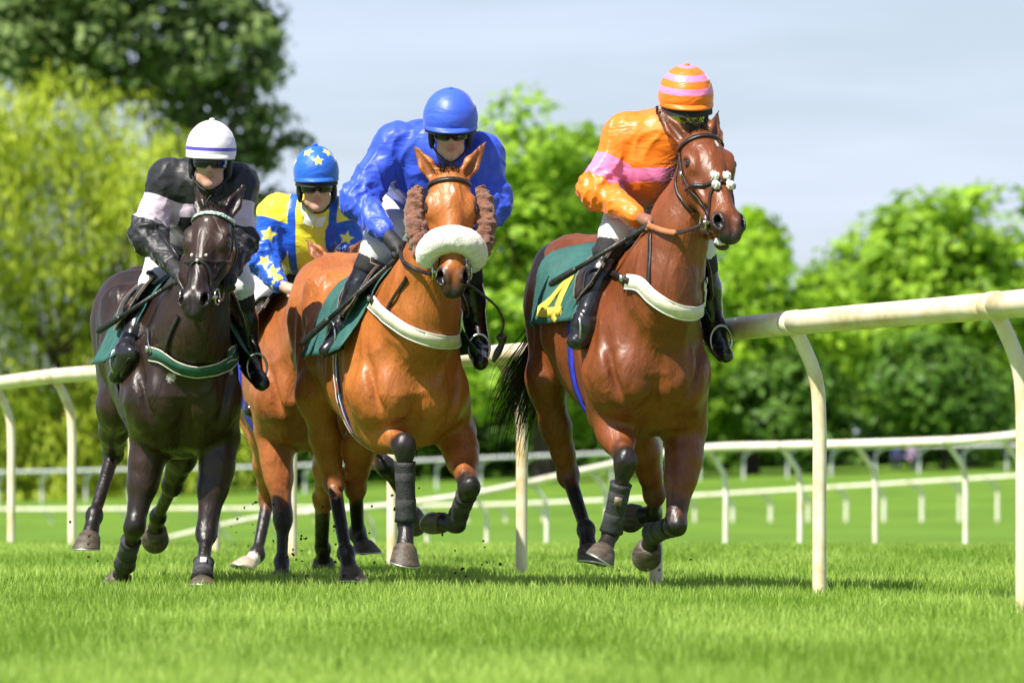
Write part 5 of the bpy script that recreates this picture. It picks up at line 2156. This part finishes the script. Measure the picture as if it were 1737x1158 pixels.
def build_whip(a, b, label, wa=.010, wb=.0145):
    o = empty('whip', tuple(a))
    tag(o, label, 'whip', 'riding whips')
    d = b - a
    t = unit(d)
    MB().tube([-t * .10, t * .0, t * .10], [.012, .014, .012], 10, n=8).build('handle', M_GLOVE, o)
    MB().tube([t * .10, d * .6, d * .72], [.0115, .011, .011], 10).build('shaft', M_WHIP, o)
    MB().tube([d * .70, d * .74, d * .97, d], [.008, wb + .001, wb + .002, wb - .004], 12).build('padded_end', M_WHIP, o)
    return o


def build_stirrup(an, toe, top, label):
    """iron hanging from its leather round the ball of the foot"""
    o = empty('stirrup', tuple(an))
    tag(o, label, 'stirrup', 'stirrups')
    ft = unit(toe - an)
    c = (toe - an) * .55 + np.array([0, 0, -.035])
    sd = unit(np.cross(ft, np.array([0, 0, 1.0])))
    up = np.array([0, 0, 1.0])
    P = []
    for a in np.linspace(R(-150), R(150), 26):
        P.append(c + up * .045 + sd * math.sin(a) * .050 + up * math.cos(a) * .066)
    MB().tube(P, .006, 8).build('arch', M_IRON, o)
    m = MB()
    m.ribbon([P[0], c - up * .024, P[-1]], [up] * 3, .036, .012)
    m.build('tread', M_IRON, o)
    m = MB()
    t0 = c + up * .111
    m.ribbon([t0, t0 * .5 + (top - an) * .5, top - an], [np.array([0, -1., 0.2])] * 3, .018, .005)
    m.build('stirrup_leather', M_LEATHER, o)
    return o
COAT2 = coat_mat('bay_coat', (.45, .148, .030), (.31, .090, .018), (.016, .013, .012), gloss=.10, rough=.41)
COAT3 = coat_mat('dark_bay_coat', (.225, .060, .014), (.13, .033, .009), (.014, .011, .010), gloss=.10, rough=.41)
COAT1 = coat_mat('brown_black_coat', (.036, .015, .0085), (.015, .0075, .005), (.010, .007, .006), rough=.40, gloss=.14, spec=.4)
COAT4 = coat_mat('red_bay_coat', (.40, .13, .036), (.29, .088, .025), (.014, .011, .010), gloss=.10, rough=.41)
build_horse(h1, spec1, COAT1, 'dark brown horse with green breast girth, at the left of the field')
build_horse(h2, spec2, COAT2, 'light bay horse with white sheepskin noseband, in the middle of the field')
build_horse(h3, spec3, COAT3, 'dark bay horse wearing saddle cloth number 4, leading by the rail')
build_horse(h4, spec4, COAT4, 'bay horse mostly hidden behind the light bay horse', h=.010)
# ---------------- silks
def m_hoop(arm_t, arm_w, z0, z1, slope=0.0):
    def fn(rd, V):
        j = rd.j
        m = np.full(len(V), -1.0)
        near = np.full(len(V), 9.0)
        for q in 'RL':
            t, d = seg_t(V, j['sh' + q], j['el' + q])
            L = np.linalg.norm(j['el' + q] - j['sh' + q])
            t2, d2 = seg_t(V, j['el' + q], j['wr' + q])
            dd = np.minimum(d, d2)
            mm = arm_w / 2 - np.abs(t - arm_t) * L
            on = (dd < .115) & (t > .25)
            m = np.where(on & (dd < near), np.where(d <= d2 + .02, mm, -1), m)
            near = np.where(on, np.minimum(dd, near), near)
        z = V[:, 2] + rd.org[2] + slope * (V[:, 0] + rd.org[0])
        body = np.minimum(z - z0, z1 - z)
        return {'mask1': np.where(near > 8, body, m)}
    return fn


def zpx(py, d):
    return CAMZ + (HY - py) * d / FPX


def on_side(H, J, keys):
    for k, gap in keys.items():
        px, py, d = J[k]
        w = H.world(H.hit(px, py, .01))
        if abs(w[1] - H.O[1]) < 1.2:
            J[k] = (px, py, min(d, w[1] - gap))


# rider of the dark brown horse: black with a pale hoop, white cap
R1 = dict(pelvis=(318, 398, 25.62), chest=(343, 350, 25.12), back=(335, 300, 25.25), neck=(355, 322, 24.95), head=(357, 275, 24.82),
          shR=(286, 302, 25.02), shL=(404, 312, 24.98), elR=(250, 398, 24.98), elL=(404, 408, 24.92),
          wrR=(288, 446, 24.80), wrL=(396, 452, 24.76), hdR=(306, 466, 24.70), hdL=(386, 474, 24.64),
          hipR=(292, 420, 25.55), hipL=(372, 420, 25.55), knR=(262, 484, 25.15), knL=(404, 486, 25.16),
          anR=(214, 596, 25.15), anL=(424, 606, 25.30), toeR=(194, 634, 25.02), toeL=(446, 644, 25.12))
SK1 = skin_mat('skin_fair', (.52, .30, .22), (.42, .16, .13))
SK2 = skin_mat('skin_light', (.55, .32, .23), (.45, .18, .14))
SK3 = skin_mat('skin_tanned', (.25, .11, .07), (.22, .08, .06))
SK4 = skin_mat('skin_pink', (.58, .34, .25), (.5, .22, .17))
S1 = silk_mat('black_pale_hoop_silk', (.014, .014, .018), (.62, .50, .62), rough=.5)
C1 = silk_mat('white_cap_silk', (.74, .70, .73), (.09, .06, .50), rough=.5, bump=.6)
GOLD = noise_mat('gold_cuff', (.4, .24, .09), (.5, .3, .12), 30, rough=.6)


def cm1(Lv):
    z = Lv[:, 2]
    return {'mask1': np.minimum(z - .056, .072 - z)}


on_side(h1, R1, dict(anR=.06, toeR=.08))
r1 = build_rider(R1, 'jockey in black silks with pale lilac hoop and white cap', S1, C1, SK1, True,
                 m_hoop(.58, .125, zpx(368, 24.95), zpx(346, 24.95)), cm1, fdir=(.02, -1, -.10), roll=-.04, cuff=GOLD, dark_peak=False, cap_s=.93, collar=M_SOCK)
# rider of the light bay: plain blue
R2 = dict(pelvis=(690, 318, 25.30), chest=(728, 290, 24.88), back=(712, 240, 24.98), neck=(758, 262, 24.66), head=(764, 223, 24.48),
          shR=(672, 242, 24.80), shL=(818, 262, 24.66), elR=(608, 338, 24.72), elL=(836, 345, 24.60),
          wrR=(652, 394, 24.52), wrL=(800, 400, 24.40), hdR=(676, 420, 24.44), hdL=(772, 425, 24.34),
          hipR=(672, 345, 25.25), hipL=(748, 350, 25.22), knR=(638, 426, 24.72), knL=(790, 440, 24.76),
          anR=(578, 556, 24.78), anL=(810, 578, 24.95), toeR=(548, 588, 24.66), toeL=(815, 608, 24.76))
S2 = silk_mat('royal_blue_silk', (.035, .085, .62), rough=.46)
C2 = silk_mat('royal_blue_cap', (.045, .11, .66), rough=.45, bump=.7)
on_side(h2, R2, dict(anR=.06, toeR=.08))
r2 = build_rider(R2, 'jockey in plain royal blue silks and blue cap', S2, C2, SK2, True, None, None,
                 fdir=(.04, -1, -.27), roll=.0, sleeve=1.12, folds=.020, collar=S2)
# rider of the leader: orange with a pink hoop
R3 = dict(pelvis=(1088, 322, 24.28), chest=(1112, 280, 23.90), back=(1105, 222, 23.98), neck=(1146, 225, 23.74), head=(1163, 194, 23.62),
          shR=(1060, 228, 23.86), shL=(1190, 238, 23.74), elR=(1012, 322, 23.80), elL=(1205, 330, 23.72),
          wrR=(1078, 366, 23.58), wrL=(1176, 380, 23.60), hdR=(1102, 377, 23.50), hdL=(1160, 392, 23.54),
          hipR=(1072, 338, 24.20), hipL=(1142, 345, 24.20), knR=(1044, 398, 23.80), knL=(1186, 420, 23.84),
          anR=(990, 548, 23.80), anL=(1212, 562, 23.96), toeR=(970, 574, 23.66), toeL=(1232, 596, 23.80))
S3 = silk_mat('orange_pink_hoop_silk', (.88, .19, .012), (.85, .22, .46), rough=.42, bump=.8)
C3 = silk_mat('orange_pink_cap', (.88, .19, .012), (.86, .25, .50), rough=.42, bump=.9)


def cm3(Lv):
    z = Lv[:, 2]
    return {'mask1': np.maximum(np.maximum(np.minimum(z - .082, .110 - z), np.minimum(z - .140, .165 - z)), z - .190)}


on_side(h3, R3, dict(anR=.06, toeR=.08))
r3 = build_rider(R3, 'jockey in orange satin with pink hoop and hooped cap', S3, C3, SK3, False,
                 m_hoop(.66, .115, zpx(309, 23.8), zpx(286, 23.8), slope=-.0), cm3, fdir=(.1, -1, -.25), roll=.0, lens=M_LENS_MIRROR, folds=.016, cap_up=.022, cap_s=.97)
# rider at the back: yellow with blue braces and starred sleeves
R4 = dict(pelvis=(500, 445, 27.62), chest=(520, 405, 27.18), back=(515, 372, 27.28), neck=(532, 366, 27.02), head=(537, 316, 26.92),
          shR=(470, 362, 27.10), shL=(582, 366, 27.06), elR=(442, 436, 27.05), elL=(598, 436, 27.02),
          wrR=(474, 482, 26.92), wrL=(580, 490, 26.9), hdR=(494, 492, 26.86), hdL=(562, 505, 26.84),
          hipR=(472, 465, 27.55), hipL=(540, 468, 27.55), knR=(446, 548, 27.26), knL=(590, 552, 27.22),
          anR=(432, 655, 27.50), anL=(606, 668, 27.40), toeR=(424, 690, 27.35), toeL=(612, 700, 27.25))
S4 = silk_mat('yellow_blue_star_silk', (.80, .72, .045), (.015, .10, .60), (.80, .72, .12), rough=.4)
C4 = silk_mat('blue_star_cap', (.02, .13, .62), (.80, .72, .16), rough=.45, bump=.7)


def m_stars(rd, V):
    j = rd.j
    m1 = np.full(len(V), -1.0)
    for q, sd in (('R', -1), ('L', 1)):
        t, d = seg_t(V, j['sh' + q], j['el' + q])
        t2, d2 = seg_t(V, j['el' + q], j['wr' + q])
        L = np.linalg.norm(j['el' + q] - j['sh' + q])
        on = np.minimum(d, d2) < .118
        mm = np.where(t2 > 0, np.maximum((t - .22) * L, t2 * .2), (t - .22) * L)
        m1 = np.maximum(m1, np.where(on, mm, -1))
    sv = unit(j['shL'] - j['shR'])
    lat = (V - j['neck']) @ sv
    m1 = np.maximum(m1, np.maximum(.022 - np.abs(lat + .105), .022 - np.abs(lat - .105)))
    m2 = np.full(len(V), -1.0)
    up = np.array([0, 0, 1.0])
    sdv = np.array([1.0, 0, 0])
    for px, py, dd, r, rot in ((455, 398, 26.97, .050, .15), (449, 443, 26.94, .042, .5), (463, 461, 26.9, .040, -.1), (588, 404, 26.95, .044, .2), (600, 445, 26.95, .04, .3)):
        c = W(px, py, dd) - rd.org
        u_ = up * math.cos(rot) + sdv * math.sin(rot)
        s_ = sdv * math.cos(rot) - up * math.sin(rot)
        m2 = np.maximum(m2, star_mask(V, c, r, u_, s_))
    return {'mask1': m1, 'mask2': m2}


def cm4(Lv):
    m = np.full(len(Lv), -1.0)
    for az, el, r in ((.12, .62, .034), (-.62, 1.0, .036), (.95, .95, .036), (-1.5, .5, .034), (2.2, .7, .034), (1.9, .3, .03), (3.1, .8, .03)):
        n_ = np.array([math.sin(az) * math.cos(el), math.cos(az) * math.cos(el), math.sin(el)])
        c = np.array([0, -.012, .048]) + n_ * np.array([.123, .146, .14])
        up = unit(np.array([0, 0, 1.0]) - n_ * n_[2])
        sd = np.cross(n_, up)
        m = np.maximum(m, star_mask(Lv, c, r, up, sd))
    return {'mask1': m}


r4 = build_rider(R4, 'jockey in yellow silks with blue starred sleeves and starred cap', S4, C4, SK4, False, m_stars, cm4,
                 fdir=(.05, -1, -.15), roll=.03, cap_up=.012, cap_s=.91, collar=M_WHITE_TAPE)

# ---------------- tack on each horse
NUM4 = ((942, 511), .38, .27, [((.66, .0), (.66, 1.0), .10), ((.62, .02), (.02, .66), .050), ((.0, .68), (1.0, .68), .046)])
build_cloth(h3, 'green saddle cloth with a yellow number 4 on the leading horse', -.78, .19, R(90), slant=-.06, number=NUM4)
build_cloth(h2, 'green saddle cloth under the saddle of the light bay horse', -.42, .27, R(106), slant=-.02, flare=.06)
build_cloth(h1, 'green saddle cloth with folded corner on the dark brown horse', -.40, .26, R(102), slant=.0, flare=.065)
build_cloth(h4, 'green saddle cloth on the bay horse at the back', -.42, .12, R(84))
WHT = M_WHITE_TAPE
build_saddle(h3, 'dark racing saddle on the leading horse number 4', girth=(M_BLUE_WEB,), gx=-.12)
build_saddle(h2, 'dark racing saddle on the light bay horse, striped girth', girth=(noise_mat('navy_girth', (.02, .03, .12), (.03, .045, .18), 30, rough=.6), WHT, M_TARTAN, WHT), gx=-.06)
build_saddle(h1, 'black racing saddle on the dark brown horse', girth=(M_VELCRO,), gx=-.1)
build_saddle(h4, 'black racing saddle on the bay horse at the back', girth=(M_BLUE_WEB,), gx=-.2)
build_breast_girth(h3, 'cream breast girth across the leading dark bay horse', [(1062, 478), (1085, 482), (1105, 502), (1135, 522), (1165, 531), (1195, 522), (1206, 500)], M_CREAM, neck=[(1104, 395), (1102, 440), (1100, 484)], strap=[(1036, 462), (1050, 468), (1068, 477)])
build_breast_girth(h2, 'cream breast girth across the light bay horse', [(630, 512), (655, 537), (690, 561), (730, 576), (765, 580), (788, 570), (797, 545)], M_CREAM, neck=[(690, 470), (668, 505), (652, 535)], strap=[(622, 480), (626, 497), (634, 514)])
build_breast_girth(h1, 'green breast girth across the dark brown horse', [(255, 600), (275, 606), (300, 622), (330, 630), (365, 626), (395, 610), (410, 592)], M_GREEN_WEB, neck=[(303, 535), (290, 562), (278, 604)], strap=[(252, 555), (252, 580), (257, 600)])
build_bridle(h2, 'dark bridle under the sheepskin noseband of the light bay horse', [(-1, W(684, 424, 24.40)), (1, W(770, 430, 24.32))])
build_bridle(h3, 'dark bridle with white fleece crossed noseband on the leading horse', [(-1, W(1108, 384, 23.46)), (1, W(1165, 396, 23.5))], 'grackle', grip=M_TAN_LEATHER)
BROW1 = noise_mat('patterned_browband', (.75, .72, .68), (.02, .22, .16), 160, rough=.5, detail=0, lo=.49, hi=.51)
build_bridle(h1, 'dark bridle with patterned browband on the dark brown horse', [(-1, W(312, 474, 24.66)), (1, W(382, 480, 24.6))], 'grackle', brow=BROW1)
build_bridle(h4, 'dark bridle on the mostly hidden bay horse', [(-1, W(500, 498, 26.8))])
# sheepskin on the light bay
o = h2.root('sheepskin_noseband', 'thick white sheepskin noseband on the light bay horse', 'noseband')
hp_ = h2.hp
fuzzy_tube([hp_(.415, -.035, -.100), hp_(.390, .010, -.100), hp_(.365, .062, -.066), hp_(.355, .082, 0), hp_(.365, .062, .066), hp_(.390, .010, .100), hp_(.415, -.035, .100)],
           [.040, .054, .062, .064, .062, .054, .040], 34, 80, .0028, 3, 120).build('fleece', M_FLEECE, o)
for sd, nm in ((-1, 'left'), (1, 'right')):
    o = h2.root('sheepskin_cheekpiece', 'brown sheepskin cheekpiece at the image %s of the light bay face' % nm, 'cheekpiece', 'brown cheekpieces')
    fuzzy_tube([hp_(.05, -.02, sd * .128), hp_(.12, -.02, sd * .142), hp_(.24, -.02, sd * .142), hp_(.34, -.025, sd * .125), hp_(.41, -.03, sd * .105)],
               [.026, .042, .050, .046, .024], 24, 70, .011, 9 + sd, 75).build('fleece', M_BFLEECE, o)
# small fleece on the crossed nosebands
for H_, mat_, lb in ((h3, M_FLEECE, 'small white fleece rosette on the noseband of the leading horse'), (h1, M_CREAM, 'small cream nose pad on the dark brown horse')):
    o = H_.root('nose_pad', lb, 'nose pad')
    big = .024 if H_ is h3 else .009
    for a, b in ((.300, -.018), (.300, .018), (.345, -.026), (.345, .026)) if H_ is h3 else ((.30, -.024), (.30, .024), (.335, 0)):
        p, g = H_.fld.snap([H_.hp(a, .07, b)], .014)
        q = p[0]
        fuzzy_tube([q - H_.s * big * .7, q, q + H_.s * big * .7], [big * .5, big, big * .5], 14, 16, .008 if H_ is h3 else .003, 5 + b, 110).build('tuft', mat_, o)
# foam round the leader's mouth, spare rein loop of the light bay
for H_, amt, lb in ((h3, 1.0, 'white foam of saliva on the lips of the leading horse'), (h2, .6, 'thin white foam on the lower lip of the light bay horse')):
    o = H_.root('saliva_foam', lb, 'foam')
    p = [H_.fld.snap([H_.hp(.535, -.052 - .01 * amt, c)], .002)[0][0] for c in (-.040, -.02, 0, .02, .040)]
    fuzzy_tube(p, [.010, .017 * (.6 + .4 * amt), .020 * (.6 + .4 * amt), .017 * (.6 + .4 * amt), .010], 12, 26, .007, 4, 110).build('froth', M_FOAM, o)
o = h2.root('rein_end', 'knotted spare end of the reins hanging beside the light bay horse', 'rein')
P = [h2.locw(W(x, y, d)) for x, y, d in ((788, 478, 24.2), (815, 497, 24.2), (842, 520, 24.22), (854, 545, 24.25), (851, 565, 24.25))]
m = MB()
m.tube(P, [.012, .013, .012, .011, .010], 8, n=24, squash=.5)
m.build('loop', M_LEATHER, o)
m = MB()
m.tube([P[-1], P[-1] + np.array([0, 0, -.02]), P[-1] + np.array([0, 0, -.05]), P[-1] + np.array([.0, -.02, -.09]), P[-1] + np.array([.0, -.04, -.13])], [.014, .026, .014, .018, .008], 10, n=16)
m.build('knot', M_LEATHER, o)
# leg boots
build_boot(h2, spec2['fr'], 'black tendon boot on the straight foreleg of the light bay', patch=None, u0=.20)
build_boot(h2, spec2['fl'], 'black tendon boot on the folded foreleg of the light bay', u0=.22)
build_boot(h3, spec3['fr'], 'black tendon boot with badge on the leading horse, image left', patch=(.3, .035, M_TAN_EDGE), u0=.30)
build_boot(h3, spec3['fl'], 'black tendon boot on the folded foreleg of the leading horse', u0=.2)
build_boot(h1, spec1['fr'], 'black boot on the trailing foreleg of the dark brown horse', u0=.35)
build_boot(h1, spec1['fl'], 'black fetlock boot with white badge on the dark brown horse', u0=.72, u1=1.12, patch=(.35, .03, M_WHITE_TAPE))
# whips
build_whip(W(303, 474, 24.68), W(165, 563, 24.95), 'black whip held across the dark brown horse')
build_whip(W(682, 430, 24.40), W(510, 584, 24.70), 'black whip held beside the light bay horse')
build_whip(W(1092, 388, 23.48), W(933, 483, 23.80), 'black whip held by the jockey in orange')
# stirrups
for rd_, q, top, lb in ((r1, 'R', (262, 520, 25.3), 'stirrup iron on the image-left boot of the white-capped jockey'), (r1, 'L', (408, 520, 25.2), 'stirrup iron on the image-right boot of the white-capped jockey'),
                        (r2, 'R', (630, 480, 25.0), 'stirrup iron on the image-left boot of the blue jockey'), (r2, 'L', (800, 500, 24.85), 'stirrup iron on the image-right boot of the blue jockey'),
                        (r3, 'R', (1020, 470, 24.0), 'stirrup iron on the image-left boot of the orange jockey'), (r3, 'L', (1205, 480, 23.9), 'stirrup iron on the image-right boot of the orange jockey')):
    build_stirrup(rd_.j['an' + q] + rd_.org, rd_.j['toe' + q] + rd_.org, W(*top), lb)
# ================================================================== small things
def spectator(label, px, py, d, col_top, col_leg, seated=False, turn=0.0):
    X = (px - CX) * d / FPX
    z = CAMZ + (HY - py) * d / FPX
    o = empty('person', (X, d, z), turn)
    tag(o, label, 'person', 'far spectators')
    hgt = 1.15 if seated else 1.72
    top = hgt - .22
    hipz = .45 if seated else .88

    def mesh(prims, h, name, mat):
        P = np.array([q for p in prims for q in (p[0], p[1])])
        F = Field(P.min(axis=0) - .25, P.max(axis=0) + .25, h, 0)
        for a, b, ra, rb in prims:
            F.cone(a, b, ra, rb, k=.05)
        V, Q = F.mesh(1)
        link(name, np_mesh(name, V, Q), mat, o)
    legs = []
    for s in (-1, 1):
        kn = (s * .12, -.40, .46) if seated else (s * .11, -.02, .48)
        an = (s * .12, -.42, .06) if seated else (s * .11, .02, .07)
        legs += [((s * .09, 0, hipz), kn, .085, .06), (kn, an, .06, .045), (an, (an[0], an[1] - .14, .04), .045, .035)]
    arms = []
    for s in (-1, 1):
        arms += [((s * .19, 0, top - .12), (s * .25, -.05, top - .40), .055, .045), ((s * .25, -.05, top - .40), (s * .16, -.22, top - .55), .045, .035)]
    torso = [((0, 0, hipz), (0, 0, top - .12), .14, .15), ((-.15, 0, top - .12), (.15, 0, top - .12), .08, .08)]
    head = [((0, 0, top + .10), (0, -.01, top + .14), .095, .10), ((0, 0, top - .05), (0, 0, top + .05), .055, .055)]
    mesh(head + [(a, b, ra * .7, rb * .7) for a, b, ra, rb in torso + arms + legs] + [((s * .16, -.22, top - .55), (s * .15, -.27, top - .58), .035, .03) for s in (-1, 1)], .025, 'body', SK4)
    mesh(torso + arms, .025, 'jacket', noise_mat('jacket_' + name_of(col_top), [c * .8 for c in col_top], col_top, 6, rough=.8))
    mesh([((0, 0, hipz + .02), (0, .0, hipz + .10), .145, .14)] + legs, .025, 'trousers', noise_mat('trousers_' + name_of(col_leg), [c * .8 for c in col_leg], col_leg, 6, rough=.8))
    MB().ellipsoid((0, .02, top + .16), (.105, .115, .10), nu=14, nv=8).build('hair', M_HAIR, o)


def name_of(c):
    return '%d_%d_%d' % tuple(int(q * 99) for q in c)


spectator('far spectator in a red top at the right edge', 1728, 797, 216, (.6, .06, .05), (.03, .04, .10))
spectator('far seated spectator in lilac behind the second rail', 1548, 796, 214, (.42, .28, .44), (.03, .03, .08), True, .3)
spectator('far seated spectator in dark blue, left of the lilac one', 1524, 796, 215, (.04, .05, .16), (.02, .02, .05), True, -.3)

# turf kicked up by the hooves
M_SOIL = noise_mat('dark_soil', (.018, .012, .007), (.06, .042, .022), 40, rough=.95)
rg = np.random.default_rng(77)
clod_meshes = []
for k in range(4):
    m = MB()
    m.ellipsoid((0, 0, 0), (.010, .008, .007), nu=7, nv=5)
    V = np.vstack(m.v)
    V = V * (1 + (vnoise(V * 160 + k * 7) - .5)[:, None] * 1.1)
    m.v = [V]
    ob = m.build('turf_clod', M_SOIL)
    clod_meshes.append(ob.data)
    bpy.data.objects.remove(ob, do_unlink=True)
spots = [(520, 925, 75, 60, 25.6, 26), (590, 950, 60, 40, 25.2, 8), (800, 950, 60, 45, 25.0, 14), (395, 870, 55, 60, 25.4, 14), (640, 850, 60, 60, 25.5, 6), (150, 930, 60, 50, 25.4, 6), (1090, 960, 120, 30, 24.2, 6)]
where = ['left of the landing hind hoof of the light bay', 'just by the landing hind hoof of the light bay', 'right of the folded foreleg of the light bay', 'between the dark brown horse and the bay behind', 'under the belly of the light bay', 'by the trailing hind hoof of the dark brown horse', 'under the airborne hooves of the leading horse']
for (cx, cy, sx, sy, d, n_), wh in zip(spots, where):
    for i in range(n_):
        dd = d + rg.uniform(-.3, .3)
        p = W(cx + rg.normal(0, .5) * sx, cy + rg.normal(0, .5) * sy, dd)
        if p[2] < .03:
            p[2] = .03 + rg.random() * .05
        ob = bpy.data.objects.new('turf_clod', clod_meshes[int(rg.integers(4))])
        COL.objects.link(ob)
        ob.location = tuple(p)
        s_ = rg.uniform(.35, 1.0)
        ob.scale = (s_, s_, s_ * rg.uniform(.6, 1.2))
        ob.rotation_euler = tuple(rg.uniform(0, 6, 3))
        tag(ob, 'small dark flying turf clod ' + wh, 'turf clod', 'flying turf clods')
